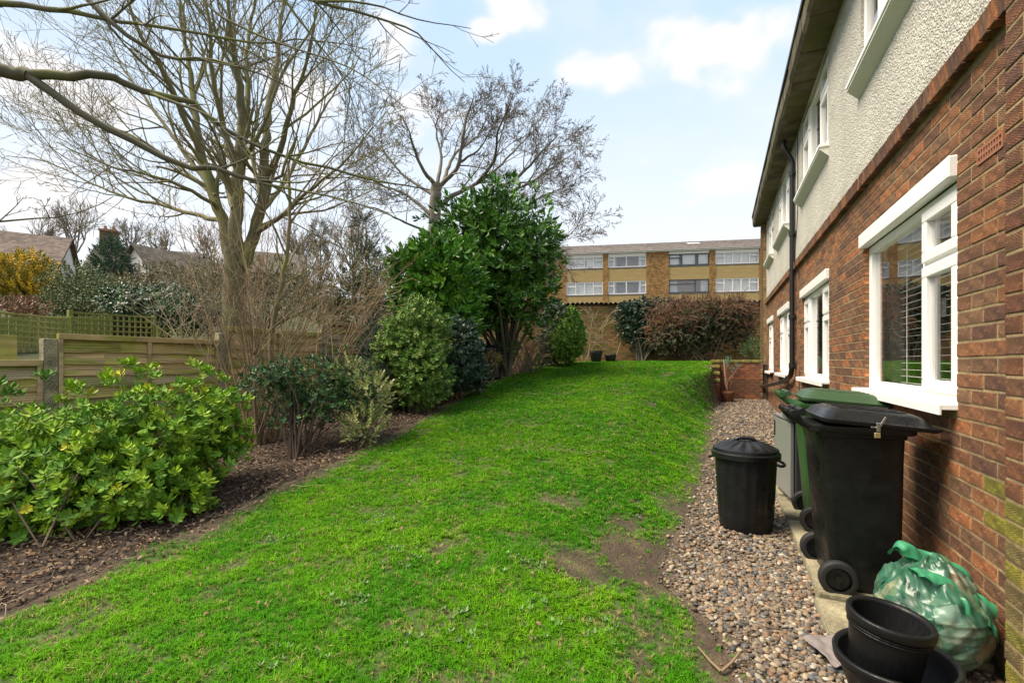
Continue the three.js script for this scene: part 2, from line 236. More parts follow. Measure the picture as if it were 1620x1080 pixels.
{
  const xs = [-400, -200, -120, -80, -60, ...range(-50, -8, 2), ...range(-7.5, -1.7, 0.3), ...range(-1.55, 0.2, 0.05), 0.4, 0.7, 1.2, 2, 8, 20, 60, 150, 400];
  const zs = [-500, -250, -120, -80, -60, -45, -35, -28, -22, -19, -17, ...range(-16, -12.75, 0.25), -12.68, -12.64, ...range(-12.5, 2, 0.15), 4, 8, 15, 40, 100, 300];
  const soil = [0.075, 0.05, 0.034], far = [0.085, 0.10, 0.035];
  const g = sheet(xs, zs, gnd, (x, z) => { const f = Math.max(sstep(-8, -11, x), sstep(-17, -22, z), sstep(2, 5, z)), n = 0.7 + 0.6 * fbm(x * 2, z * 2, 4, 4); return mixc(soil, far, f).map((v) => v * n); });
  const o = new THREE.Mesh(g, new THREE.MeshStandardMaterial({ vertexColors: true, roughness: 1, side: THREE.DoubleSide, map: T.grain, bumpMap: T.grainB, bumpScale: 0.03 })); o.name = 'ground'; o.receiveShadow = true; o.castShadow = true; o.userData = { kind: 'structure', label: 'dark bare soil under the garden and the slopes behind', category: 'ground' }; scene.add(o);
}
const pl = (tab) => (s) => { for (let i = 1; i < tab.length; i++) if (s <= tab[i][0]) return lerp(tab[i - 1][1], tab[i][1], clamp((s - tab[i - 1][0]) / (tab[i][0] - tab[i - 1][0]))); return tab[tab.length - 1][1]; };
const XL = pl([[-2, -3.2], [0, -3.25], [1.1, -3.35], [2.84, -3.7], [4, -3.75], [5.5, -3.95], [7.3, -4.4], [10, -4.75], [12, -4.65], [13.3, -4.2], [14.2, -3.5], [14.7, -2.6]]);
const XR = pl([[-2, 0.15], [1.8, 0.14], [2.4, 0.04], [2.9, -0.30], [3.6, -0.28], [4.4, -0.18], [5.2, -0.15], [8, -0.08], [11.0, -0.06], [11.75, -0.1], [11.85, -0.17], [12.62, -0.17], [12.8, 0.9], [14.7, 0.9]]);
const SEND = (x) => 14.35 + 0.10 * Math.sin(x * 3) + 0.05 * x;
// 0 = full turf, 1 = bare earth: worn spots seen in the photograph, thinning margins
function bare(x, s) {
  const l = XL(s), r = XR(s), n = fbm(x * 3.1, s * 3.1, 1, 4), n2 = fbm(x * 9, s * 9, 6, 3);
  let b = 0.6 * sstep(0.61, 0.76, n) + 0.5 * sstep(0.59, 0.74, n2);
  b = Math.max(b, sstep(0.30, -0.06, x - l + (n - 0.5) * 0.5), sstep(0.26, -0.06, r - x + (n - 0.5) * 0.5));
  const e = (cx, cs, rx, rs) => sstep(1.25, 0.55, Math.hypot((x - cx) / rx, (s - cs) / rs) + (n2 - 0.5) * 0.9);
  b = Math.max(b, e(-0.42, 3.05, 0.38, 0.42), 0.9 * e(-0.75, 2.75, 0.22, 0.22), 0.8 * e(-1.15, 3.55, 0.2, 0.13), 0.7 * e(-0.35, 4.3, 0.22, 0.3), 0.4 * e(-2.6, 3.6, 0.3, 0.12), 0.45 * e(-2.2, 2.2, 0.2, 0.1), 0.4 * e(-1.9, 4.9, 0.5, 0.16), 0.6 * e(-0.3, 2.35, 0.3, 0.2));
  return clamp(b);
}
const lawnG = setting('lawn', 'bright green lawn climbing gently to the back wall');
{
  const fr = range(0, 1, 1 / 80), xs = fr.map((f) => (z) => lerp(XL(-z) + 0.05 * (fbm(z * 5, 1, 0, 3) - 0.5) - 0.05, XR(-z) + 0.12 * (fbm(z * 6, 7, 0, 3) - 0.5), f));
  const g = sheet(xs, range(-14.6, 1, 0.09), (x, z) => gnd(x, z) + 0.005, (x, z) => { const b = bare(x, -z), n = 0.6 + 0.8 * fbm(x * 14, z * 14, 3, 3); return mixc([0.07, 0.16, 0.012], [0.105, 0.075, 0.048], b).map((v) => v * n); });
  part('turf', g, new THREE.MeshStandardMaterial({ vertexColors: true, roughness: 1, side: THREE.DoubleSide, map: T.grain, bumpMap: T.grainB, bumpScale: 0.02 }), lawnG);
  const R = rng(11), kinds = [];
  for (let k = 0; k < 3; k++) { const p = [], nn = []; for (let i = 0; i < 8; i++) { const a = R() * 6.28, d = R() * 0.017, lean = 0.25 + R() * 0.9, L = 0.026 + R() * 0.026, w = 0.0013 + R() * 0.0009, ba = R() * 6.28, x = Math.cos(a) * d, z = Math.sin(a) * d, ux = Math.cos(ba), uz = Math.sin(ba), px = -uz * w, pz = ux * w;
      const m = [x + ux * L * 0.35 * lean, L * 0.6, z + uz * L * 0.35 * lean], t = [x + ux * L * lean, L * (1 - 0.35 * lean), z + uz * L * lean], A = [x - px, -0.004, z - pz], B = [x + px, -0.004, z + pz], C = [m[0] - px * 0.8, m[1], m[2] - pz * 0.8], D = [m[0] + px * 0.8, m[1], m[2] + pz * 0.8];
      p.push(...A, ...B, ...C, ...B, ...D, ...C, ...C, ...D, ...t); const N = V(ux * -0.5, 0.8, uz * -0.5).normalize(); for (let q = 0; q < 9; q++) nn.push(N.x, N.y, N.z); }
    const g2 = new THREE.BufferGeometry(); g2.setAttribute('position', new THREE.Float32BufferAttribute(p, 3)); g2.setAttribute('normal', new THREE.Float32BufferAttribute(nn, 3)); kinds.push(g2); }
  const lists = [[], [], []];
  const zones = [[0.9, 3.2, 5600, 0.9], [3.2, 5.5, 3800, 0.95], [5.5, 9, 2300, 1.1], [9, 14.5, 1500, 1.25]];
  for (const [a, b, den, sc] of zones) { const n = Math.round((b - a) * 5.2 * den);
    for (let i = 0; i < n; i++) { const s = lerp(a, b, R()), x = lerp(-4.9, 0.95, R()); if (x < XL(s) - 0.12 || x > XR(s) + 0.22 || s > SEND(x)) continue; const br = bare(x, s); if (R() < Math.min(0.97, br * 1.02)) continue;
      const n1 = fbm(x * 1.3, s * 1.3, 30, 3), n2 = fbm(x * 6, s * 6, 31, 2), dry = R() < 0.06 + 0.25 * br, y = sstep(0.35, 0.7, n1) * 0.6; let c = dry ? [0.30, 0.25, 0.10] : mixc([0.055, 0.225, 0.003], [0.170, 0.375, 0.005], clamp(y * 0.7 + (n2 - 0.4) * 0.8)); const j = 0.55 + 0.8 * R(); c = c.map((v) => v * j);
      const k = sc * (0.7 + 0.6 * R()) * (0.75 + 0.5 * n2) * (1 - 0.4 * br), m = new THREE.Matrix4().compose(V(x, gnd(x, -s) + 0.004, -s), new THREE.Quaternion().setFromEuler(new THREE.Euler((R() - 0.5) * 0.3, R() * 6.28, (R() - 0.5) * 0.3)), V(k, k * (0.5 + 0.35 * R()), k));
      lists[i % 3].push({ m, c }); } }
  lists.forEach((l, k) => inst('grass', kinds[k], leafMat(0.75, { transmission: 0.25, thickness: 0, specularIntensity: 0.12 }), l, lawnG));
  // pale low weeds in the turf
  const wg = sprig(R, { n: 7, L: 0.02, W: 0.010, stem: 0.008, t0: 1.4, t1: 0.9, bend: 0.3, seg: 2 }), wl = [];
  for (const [px, py, rr, n] of [[880, 985, 0.2, 34], [640, 895, 0.16, 40], [560, 950, 0.12, 24], [700, 1010, 0.2, 30], [820, 905, 0.18, 30], [450, 860, 0.14, 24], [960, 1000, 0.1, 16], [800, 715, 0.3, 40], [860, 720, 0.3, 30], [820, 700, 0.3, 30], [600, 840, 0.12, 14], [1010, 830, 0.12, 12], [470, 1040, 0.15, 20]]) { const t = EYE * F / (py - HY) * (py < 760 ? 0.78 : 0.97), c = P(px, py, t); for (let i = 0; i < n / 2; i++) { const a = R() * 6.28, d = rr * Math.sqrt(R()), x = c.x + Math.cos(a) * d, z = c.z + Math.sin(a) * d, j = 0.7 + 0.6 * R(); wl.push({ m: orient(V((R() - 0.5) * 0.4, 1, (R() - 0.5) * 0.4).normalize(), R() * 6, 0.7 + 0.8 * R(), V(x, gnd(x, z) + 0.014, z)), c: [0.14 * j, 0.23 * j, 0.08 * j] }); } }
  inst('lawn_weeds', wg, leafMat(0.8), wl, lawnG);
}
const gravelG = setting('gravel_path', 'shingle path of brown and grey pebbles along the house');
{
  const R = rng(23), peb = [];
  for (let k = 0; k < 4; k++) { const g = new THREE.IcosahedronGeometry(1, 1), p = g.attributes.position; for (let i = 0; i < p.count; i++) { const x = p.getX(i), y = p.getY(i), z = p.getZ(i), n = 0.8 + 0.45 * vn(x * 1.4 + k * 9 + 5, y * 1.4 + 5, z * 1.4 + 5); p.setXYZ(i, x * n * 1.25, y * n * 0.62, z * n * 0.9); } const n = clean(g); const m = mergeSmooth(n); peb.push(m); }
  part('gravel_bed', sheet(range(0, 1, 0.1).map((f) => (z) => lerp(XR(-z) - 0.02, 1.1, f)), range(-12.62, 0.5, 0.2), (x, z) => gnd(x, z) + 0.008), mat([0.14, 0.105, 0.07], 1, { map: T.grain, bumpMap: T.grainB, bumpScale: 0.02 }), gravelG);
  const cols = [[0.28, 0.19, 0.11], [0.30, 0.22, 0.135], [0.21, 0.125, 0.07], [0.20, 0.155, 0.105], [0.22, 0.16, 0.10], [0.19, 0.16, 0.125], [0.12, 0.115, 0.11], [0.36, 0.28, 0.18], [0.28, 0.15, 0.07], [0.15, 0.11, 0.08], [0.40, 0.34, 0.26], [0.08, 0.08, 0.08], [0.17, 0.11, 0.07]], lists = [[], [], [], []];
  const zones = [[1.1, 3.4, 7200, 1.0], [3.4, 5.6, 4800, 1.05], [5.6, 12.6, 1700, 1.25]];
  for (const [a, b, den, sc] of zones) { const n = Math.round((b - a) * 1.55 * den);
    for (let i = 0; i < n; i++) { const s = lerp(a, b, R()), x = lerp(-0.5, 1.06, R()), e = x - XR(s); if (e < -0.12 + 0.2 * R() - 0.1 * R()) { if (R() > 0.03) continue; } if (e < 0.26 && R() > 0.22 + e * 3) continue; if (x > 0.5 && s < 5.3 && s > 2.64) continue;
      const r = (0.0045 + 0.0105 * Math.pow(R(), 2.1)) * sc * 1.05, c = cols[Math.floor(R() * cols.length)], j = 0.7 + 0.6 * R(), q = new THREE.Quaternion().setFromEuler(new THREE.Euler((R() - 0.5) * 1.1, R() * 6.28, (R() - 0.5) * 1.1));
      lists[i & 3].push({ m: new THREE.Matrix4().compose(V(x, gnd(x, -s) + 0.008 + r * (0.3 + 0.5 * R()), -s), q, V(r, r, r)), c: [c[0] * j * 0.72, c[1] * j * 0.76, c[2] * j * 0.80] }); } }
  lists.forEach((l, k) => inst('pebbles', peb[k], mat([1, 1, 1], 0.75), l, gravelG));
}
function mergeSmooth(g) { const p = g.attributes.position, acc = new Map(), key = (i) => [p.getX(i), p.getY(i), p.getZ(i)].map((v) => v.toFixed(4)).join(); g.computeVertexNormals(); const n = g.attributes.normal; for (let i = 0; i < p.count; i++) { const k = key(i), v = acc.get(k) || V(0, 0, 0); v.add(V(n.getX(i), n.getY(i), n.getZ(i))); acc.set(k, v); } for (let i = 0; i < p.count; i++) { const v = acc.get(key(i)).clone().normalize(); n.setXYZ(i, v.x, v.y, v.z); } return g; }
// ---------------------------------------------------------------- paving slabs
const SLABY = 0.05;
{
  const o = setting('paving', 'mossy concrete slabs under the wheelie bins');
  [[0.475, 2.62, 2.99], [0.50, 3.0, 3.60], [0.49, 3.61, 4.21], [0.485, 4.22, 4.82], [0.49, 4.83, 5.42]].forEach(([x, a, b], i) => part('slab', uvBox(rbx(x, 1.07, -0.05, SLABY + (i % 2) * 0.004 + pathY(b) * 0.9, -b, -a, 0.012, 2), 0.8, i * 0.37), M.conc, o));
}
// ---------------------------------------------------------------- the brick house
const WX = 1.088, S0 = 2.324, S1 = 13.1, HB = 4.75;
const house = thing('brick_house', 'red brick house with pale rendered upper floor and white windows', 'house', [WX, 0, -7.7]);
const WIN = [ // s0, s1, y0, y1, panes from the near end: [share, vent?]
  { s: [3.02, 4.63], y: [1.12, 2.25], cols: [[0.31, 1], [0.69, 0]], head: 1, big: 1 },
  { s: [5.96, 7.68], y: [1.12, 2.22], cols: [[0.25, 1], [0.5, 0], [0.25, 1]], head: 1 },
  { s: [9.0, 10.47], y: [1.12, 2.22], cols: [[0.28, 1], [0.44, 0], [0.28, 1]], head: 1 },
  { s: [11.5, 12.6], y: [1.12, 2.22], cols: [[0.5, 0], [0.5, 1]], head: 1 },
  { s: [3.0, 4.7], y: [3.66, 4.73], cols: [[0.28, 1], [0.44, 0], [0.28, 1]], up: 1 },
  { s: [5.96, 7.7], y: [3.66, 4.73], cols: [[0.3, 1], [0.4, 0], [0.3, 1]], up: 1 },
  { s: [9.0, 10.6], y: [3.66, 4.73], cols: [[0.28, 1], [0.44, 0], [0.28, 1]], up: 1 },
  { s: [11.4, 12.6], y: [3.66, 4.73], cols: [[0.5, 1], [0.5, 1]], up: 1 }];
{
  const wallShape = (y0, y1, a, b, holes) => { const sh = new THREE.Shape([[a, y0], [b, y0], [b, y1], [a, y1]].map((q) => new THREE.Vector2(...q))); for (const h of holes) sh.holes.push(new THREE.Path([[h[0], h[2]], [h[0], h[3]], [h[1], h[3]], [h[1], h[2]]].map((q) => new THREE.Vector2(...q)))); return sh; };
  const wallGeo = (sh, x0, th) => { const g = new THREE.ExtrudeGeometry(sh, { depth: th, bevelEnabled: false }); g.applyMatrix4(new THREE.Matrix4().makeBasis(V(0, 0, -1), V(0, 1, 0), V(1, 0, 0))); g.translate(x0, 0, 0); g.computeVertexNormals(); return clean(g); };
  const holesL = WIN.slice(0, 4).map((w) => [w.s[0], w.s[1], w.y[0] - 0.03, w.y[1] + 0.02]), holesU = WIN.slice(4).map((w) => [w.s[0], w.s[1], w.y[0] - 0.03, 4.748]);
  part('mortar_wall', wallGeo(wallShape(-0.4, 2.79, 1.2, S1 + 0.1, holesL), WX + 0.003, 0.245), M.mortar, house);
  part('rendered_wall', wallGeo(wallShape(2.845, 4.75, 2.66, S1 - 0.12, holesU), WX - 0.008, 0.25), M.render, house);
  for (const g of [bx(WX + 0.003, WX + 0.24, 2.792, 4.75, -2.657, -1.2), bx(WX + 0.003, WX + 0.24, 2.792, 4.75, -S1 - 0.1, -S1 + 0.123)]) part('mortar_wall', uvBox(g), M.mortar, house);
  // closed shell behind: side, back and party walls, floors, roof
  part('shell_wall', [bx(WX + 0.26, 8, -0.4, 4.75, -1.2, -1.0), bx(WX + 0.26, 8, -0.4, 4.75, -S1 - 0.1, -S1 + 0.12), bx(7.8, 8, -0.4, 4.75, -S1 + 0.12, -1.2)], M.mortar, house);
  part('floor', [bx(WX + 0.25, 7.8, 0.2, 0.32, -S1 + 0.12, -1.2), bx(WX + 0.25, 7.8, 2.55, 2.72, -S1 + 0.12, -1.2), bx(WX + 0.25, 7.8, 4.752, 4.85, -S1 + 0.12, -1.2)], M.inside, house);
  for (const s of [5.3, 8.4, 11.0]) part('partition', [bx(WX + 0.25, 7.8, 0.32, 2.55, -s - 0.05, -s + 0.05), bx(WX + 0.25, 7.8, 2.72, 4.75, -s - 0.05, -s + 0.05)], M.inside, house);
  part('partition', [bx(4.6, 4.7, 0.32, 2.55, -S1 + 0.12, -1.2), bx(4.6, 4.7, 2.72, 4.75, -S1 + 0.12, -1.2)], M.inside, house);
  const rg = new THREE.BufferGeometry(), q = [[0.86, 4.99], [4.55, 7.3], [8.25, 4.99]], z0 = -S1 - 0.25, z1 = -0.9; const pos = [];
  for (let i = 0; i < 2; i++) { const [a, b] = q[i], [c, d] = q[i + 1]; pos.push(a, b, z0, a, b, z1, c, d, z1, a, b, z0, c, d, z1, c, d, z0); }
  rg.setAttribute('position', new THREE.Float32BufferAttribute(pos, 3)); rg.setAttribute('uv', new THREE.Float32BufferAttribute(pos.flatMap((v, i) => i % 3 === 0 ? [pos[i + 2], v] : []), 2)); rg.computeVertexNormals(); part('roof', rg, M.roof, house);
  const gab = new THREE.Shape(q.map(([a, b]) => new THREE.Vector2(a, b - 0.05))); for (const z of [-S1, -1.1]) part('gable', new THREE.ExtrudeGeometry(gab, { depth: 0.1, bevelEnabled: false }).translate(0, 0, z), M.mortar, house);
  // concrete gutter blocks whose undersides make the soffit
  const R = rng(5);
  const sh = new THREE.Shape([[0.80, 4.80], [0.83, 4.752], [1.30, 4.752], [1.30, 5.0], [1.22, 5.0], [1.15, 4.86], [0.93, 4.86], [0.86, 5.02], [0.79, 5.02]].map((a) => new THREE.Vector2(...a)));
  for (let i = 0; i < 40; i++) { const a = 1.15 + i * 0.305, g = new THREE.ExtrudeGeometry(sh, { depth: 0.297, bevelEnabled: false }); g.translate((R() - 0.5) * 0.012, (R() - 0.5) * 0.006, -a - 0.297); part('gutter_block', uvBox(g, 0.9, R() * 3, R() * 3), M.soffit, house); }
  part('gutter_felt', [rbx(0.775, 0.80, 4.975, 5.04, -13.33, -1.15, 0.008)], mat([0.03, 0.03, 0.032], 0.7), house);
}
{ // bricks: chamfered, combed faces; the ones that show largest are parts, the far ones one joined part
  const R = rng(77);
  const brickGeo = (l, h, d = 0.05) => { const e = 0.0035, P3 = []; const x0 = -d, X = 0; // front face at x = -d
    const f = [[-l / 2 + e, -h / 2 + e], [l / 2 - e, -h / 2 + e], [l / 2 - e, h / 2 - e], [-l / 2 + e, h / 2 - e]], o = [[-l / 2, -h / 2], [l / 2, -h / 2], [l / 2, h / 2], [-l / 2, h / 2]], uv = [];
    const quad = (a, b, c, dd) => { for (const k of [a, b, c, a, c, dd]) { P3.push(...k); uv.push(k[2] / l + 0.5, k[1] / h + 0.5); } };
    const F3 = f.map(([z, y]) => [x0, y, z]), O3 = o.map(([z, y]) => [x0 + e, y, z]), B3 = o.map(([z, y]) => [X, y, z]);
    quad(F3[0], F3[1], F3[2], F3[3]); for (let i = 0; i < 4; i++) { const j = (i + 1) % 4; quad(O3[i], O3[j], F3[j], F3[i]); quad(B3[i], B3[j], O3[j], O3[i]); }
    const g = new THREE.BufferGeometry(); g.setAttribute('position', new THREE.Float32BufferAttribute(P3, 3)); g.setAttribute('uv', new THREE.Float32BufferAttribute(uv, 2)); g.computeVertexNormals(); return g; };
  const tones = [[0.185, 0.070, 0.038], [0.150, 0.058, 0.036], [0.225, 0.083, 0.042], [0.125, 0.050, 0.036], [0.265, 0.097, 0.046], [0.165, 0.074, 0.046], [0.34, 0.112, 0.05], [0.20, 0.092, 0.055]];
  const bm = tones.map((t) => mat([t[0] * 1.8, t[1] * 2.2, t[2] * 1.9], 0.9, { map: T.combC, bumpMap: T.comb, bumpScale: 0.011 }));
  const mossy = [[0.31, 0.30, 0.04], [0.25, 0.19, 0.065], [0.37, 0.35, 0.035], [0.29, 0.24, 0.08]].map((t) => mat(t, 0.95, { map: T.combC, bumpMap: T.comb, bumpScale: 0.011 }));
  const orange = [[0.30, 0.125, 0.055], [0.24, 0.10, 0.05], [0.27, 0.135, 0.07]].map((t) => mat(t, 0.92, { map: T.combC, bumpMap: T.comb, bumpScale: 0.011 }));
  const all = [], hole = (s, y) => WIN.slice(0, 4).find((w) => s > w.s[0] - 0.002 && s < w.s[1] + 0.002 && y > w.y[0] - 0.06 && y < w.y[1] + 0.09);
  const airS = 2.71, airY = 2.2625;
  for (let r = -4; r < 36; r++) { const y = 0.0375 + r * 0.075; if (y > 2.72) break;
    const off = (r & 1) * 0.1125, edges = [S0 + 0.004, S1 - 0.004]; for (const w of WIN.slice(0, 4)) if (y > w.y[0] - 0.06 && y < w.y[1] + 0.09) edges.push(...w.s); edges.sort((a, b) => a - b);
    for (let e = 0; e < edges.length - 1; e++) { const a = edges[e], b = edges[e + 1]; if (hole((a + b) / 2, y)) continue;
      let s = a - 0.003; const first = Math.ceil((a - off - S0) / 0.225) * 0.225 + off + S0; let nx = first - a < 0.05 ? first + 0.225 : first;
      while (s < b - 0.02) { let en = Math.min(nx, b); if (b - en < 0.05) en = b; const l = en - s + (en < b ? -0.01 : 0.003); all.push({ s: s + l / 2, y, l, h: 0.065, x: WX }); s = en; nx = en + 0.225; } } }
  for (let r = 36; r < 60; r++) { const y = 0.0375 + r * 0.075 + 0.06; if (y > 4.72) break; const o2 = r & 1; (o2 ? [[S0 + 0.004, 0.215], [S0 + 0.229, 0.1025]] : [[S0 + 0.004, 0.1025], [S0 + 0.1165, 0.215]]).forEach(([s, l]) => all.push({ s: s + l / 2, y, l, h: 0.065, x: WX })); }
  // near pier, half a brick proud, and the far one
  for (const [a, far] of [[1.425, 0], [S1, 1]]) for (let r = -4; r < 62; r++) { const y = 0.0375 + r * 0.075; if (y > 4.72) break; const n = far ? 1 : 4; for (let k = 0; k < n; k++) { const sh = (r & 1) && !far ? 0.1125 : 0, s = a + k * 0.225 + sh, l = Math.min(0.215, S0 - s); if (far) all.push({ s: a + 0.1125, y, l: 0.215, h: 0.065, x: WX - 0.116, pier: 1, far: 1 }); else if (l > 0.05) all.push({ s: s + l / 2, y, l: k === 3 || l < 0.215 ? S0 - s : l, h: 0.065, x: WX - 0.116, pier: 1 }); } if (!far && (r & 1)) all.push({ s: 1.425 + 0.051, y, l: 0.1025, h: 0.065, x: WX - 0.116, pier: 1 }); }
  for (const g of [bx(WX - 0.113, WX + 0.002, -0.4, 4.75, -S0 + 0.006, -1.425), bx(WX - 0.113, WX + 0.002, -0.2, 4.75, -S1 - 0.215, -S1 - 0.006)]) part('pier_core', uvBox(g), M.mortar, house);
  const inView = (b) => { const X = b.x * CS + b.s * SN, t = b.s * CS - b.x * SN; if (t < 0.3) return 0; const px = CX + F * X / t, py = HY + F * (EYE - b.y) / t; if (px > 1650 || py < -20 || py > 1100) return 0; return 1 / (t * t) * (b.x / Math.hypot(b.x, b.s)) * b.l; };
  all.forEach((b) => { b.v = inView(b); }); all.sort((a, b) => b.v - a.v);
  const rest = [], restC = [], cache = new Map();
  all.forEach((b, i) => {
    const alga = b.pier ? sstep(1.0, 0.6, b.y + 0.25 * (R() - 0.5)) : 0.55 * sstep(0.9, 0.2, b.y + 0.6 * (R() - 0.5)) * sstep(3.1, 2.5, b.s);
    let m = R() < alga ? mossy[Math.floor(R() * 4)] : b.pier && !b.far && R() < 0.75 ? orange[Math.floor(R() * 3)] : bm[Math.floor(Math.pow(R(), 1.25) * 8)];
    if (b.far) m = R() < 0.5 ? mossy[1] : bm[5];
    const j = (R() - 0.5) * 0.003;
    if (i < 300 && b.v > 0) { const key = b.l.toFixed(3) + (i & 1); if (!cache.has(key)) { const g = brickGeo(b.l, b.h); if (i & 1) { const u = g.attributes.uv; for (let q = 0; q < u.count; q++) u.setXY(q, 1 - u.getX(q), 1 - u.getY(q)); } if (b.l < 0.15) { const u = g.attributes.uv; for (let q = 0; q < u.count; q++) u.setX(q, u.getX(q) * 0.5); } cache.set(key, g); }
      const me = part('brick', cache.get(key), m, house); me.position.add(V(b.x + 0.05 + j, b.y, -b.s)); me.rotation.z = (R() - 0.5) * 0.03; me.rotation.x = (R() - 0.5) * 0.012; }
    else { const g = brickGeo(b.l, b.h); g.translate(b.x + 0.05 + j, b.y, -b.s); rest.push(g); for (let q = 0; q < g.attributes.position.count; q++) restC.push(m.color.r, m.color.g, m.color.b); }
  });
  // side faces of the far pier (seen edge-on from the garden)
  for (let r = -2; r < 62; r++) { const y = 0.0375 + r * 0.075; if (y > 4.72) break; const g = brickGeo(0.1, 0.065, 0.02); g.rotateY(-Math.PI / 2); g.translate(WX - 0.058, y, -S1 - 0.012); rest.push(g); const c = R() < 0.4 ? mossy[1] : bm[Math.floor(R() * 8)]; for (let q = 0; q < g.attributes.position.count; q++) restC.push(c.color.r, c.color.g, c.color.b); }
  const g = mergeGeometries(rest, false); g.setAttribute('color', new THREE.Float32BufferAttribute(restC, 3));
  part('brickwork', g, new THREE.MeshStandardMaterial({ vertexColors: true, roughness: 0.92, map: T.combC, bumpMap: T.comb, bumpScale: 0.011, side: THREE.DoubleSide }), house, 'stuff');
  // projecting brick-on-edge band between brick and render
  const bg = [0, 1, 2].map((k) => { const q = brickGeo(0.066, 0.108, 0.09); return q; });
  for (let i = 0; i < 143; i++) { const s = S0 + 0.04 + i * 0.0755; if (s > S1 - 0.03) break; const me = part('band_brick', bg[i % 3], bm[Math.floor(R() * 8)], house); me.position.add(V(WX + 0.046 + (R() - 0.5) * 0.005, 2.788 + (R() - 0.5) * 0.004, -s)); }
  part('band_mortar', uvBox(bx(WX - 0.03, WX + 0.02, 2.742, 2.838, -S1 + 0.02, -S0 - 0.01)), M.mortar, house);
  // terracotta air brick
  const ab = sub('air_brick', house), tc = mat([0.27, 0.115, 0.062], 0.85), bars = [bx(WX - 0.004, WX + 0.004, airY - 0.034, airY + 0.034, -airS - 0.1075, -airS - 0.095), bx(WX - 0.004, WX + 0.004, airY - 0.034, airY + 0.034, -airS + 0.095, -airS + 0.1075)];
  for (const y of [-0.03, 0, 0.03]) bars.push(bx(WX - 0.0045, WX + 0.004, airY + y - 0.006, airY + y + 0.006, -airS - 0.095, -airS + 0.095)); for (let i = 1; i < 9; i++) bars.push(bx(WX - 0.0042, WX + 0.0035, airY - 0.03, airY + 0.03, -airS - 0.095 + i * 0.0211 - 0.004, -airS - 0.095 + i * 0.0211 + 0.004));
  part('grille', bars, tc, ab);
}
// windows: frame, opening sashes, panes, sill, head board
WIN.forEach((w) => {
  const o = sub('window', house), [a, b] = w.s, [y0, y1] = w.y, x = WX + (w.up ? 0.02 : 0.03), fr = [], fb = 0.055, W = b - a;
  const bar = (s0, s1, ya, yb, d0, d1, r = 0.006) => rbx(x + d0, x + d1, ya, yb, -s1, -s0, r, 2);
  fr.push(bar(a, b, y0, y0 + fb, 0, 0.07), bar(a, b, y1 - fb, y1, 0, 0.07), bar(a, a + fb, y0 + fb, y1 - fb, 0.001, 0.07), bar(b - fb, b, y0 + fb, y1 - fb, 0.001, 0.07));
  let s = a; const sashes = [], panes = [];
  w.cols.forEach(([f, vent], i) => { const e = s + f * W; if (i < w.cols.length - 1) fr.push(bar(e - 0.025, e + 0.025, y0 + fb, y1 - fb, 0.001, 0.07));
    const l = s + (i ? 0.025 : fb), r = e - (i < w.cols.length - 1 ? 0.025 : fb), B = y0 + fb, Tp = y1 - fb;
    if (!vent) panes.push([l, r, B, Tp, 0.03]);
    else { const mid = Tp - 0.30; fr.push(bar(l, r, mid - 0.025, mid + 0.025, 0.001, 0.07)); for (const [ya, yb] of [[B, mid - 0.025], [mid + 0.025, Tp]]) { const k = 0.05, g = [bar(l - 0.012, r + 0.012, ya - 0.012, ya + k, -0.018, 0.03), bar(l - 0.012, r + 0.012, yb - k, yb + 0.012, -0.018, 0.03), bar(l - 0.012, l + k, ya + k, yb - k, -0.0175, 0.03), bar(r - k, r + 0.012, ya + k, yb - k, -0.0175, 0.03)]; sashes.push(g); panes.push([l + k, r - k, ya + k, yb - k, 0.01]); } }
    s = e; });
  part('frame', fr, M.upvc, o); for (const g of sashes) part('sash', g, M.upvc, o);
  for (const [l, r, ya, yb, d] of panes) part('pane', bx(x + d, x + d + 0.006, ya - 0.004, yb + 0.004, -r - 0.004, -l + 0.004), M.glass, o);
  if (w.head) { part('head_board', rbx(WX - 0.035, WX + 0.03, y1 + 0.004, y1 + 0.115, -b - 0.03, -a + 0.0, 0.008), M.upvc, o); part('sill', [rbx(WX - 0.075, WX + 0.06, y0 - 0.034, y0 - 0.002, -b - 0.05, -a + 0.012, 0.006), rbx(WX - 0.078, WX - 0.062, y0 - 0.06, y0 - 0.006, -b - 0.051, -a + 0.013, 0.005)], M.upvc, o); }
  else { const sg = new THREE.ExtrudeGeometry(new THREE.Shape([[WX + 0.05, 0], [WX - 0.09, -0.02], [WX - 0.095, -0.05], [WX - 0.01, -0.13], [WX + 0.05, -0.13]].map((q) => new THREE.Vector2(...q))), { depth: W + 0.10, bevelEnabled: false }); sg.translate(0, y0, -b - 0.05); part('sill', sg, M.oldWhite, o); part('sill_edge', rbx(WX - 0.102, WX + 0.04, y0 - 0.028, y0 + 0.004, -b - 0.06, -a + 0.06, 0.004), M.upvc, o); }
  part('handle', [rbx(x + 0.075, x + 0.10, lerp(y0, y1, 0.42), lerp(y0, y1, 0.42) + 0.11, -(a + w.cols[0][0] * W) - 0.01, -(a + w.cols[0][0] * W) + 0.01, 0.006)], M.upvc, o);
  // reveal lining so no gap shows round the frame
  part('reveal', [bx(x + 0.07, WX + 0.26, y0 - 0.03, y0, -b, -a), bx(x + 0.005, WX + 0.26, y0, y1 + 0.02, -a - 0.0005, -a + 0.012), bx(x + 0.005, WX + 0.26, y0, y1 + 0.02, -b - 0.012, -b + 0.0005)], M.inside, o);
});
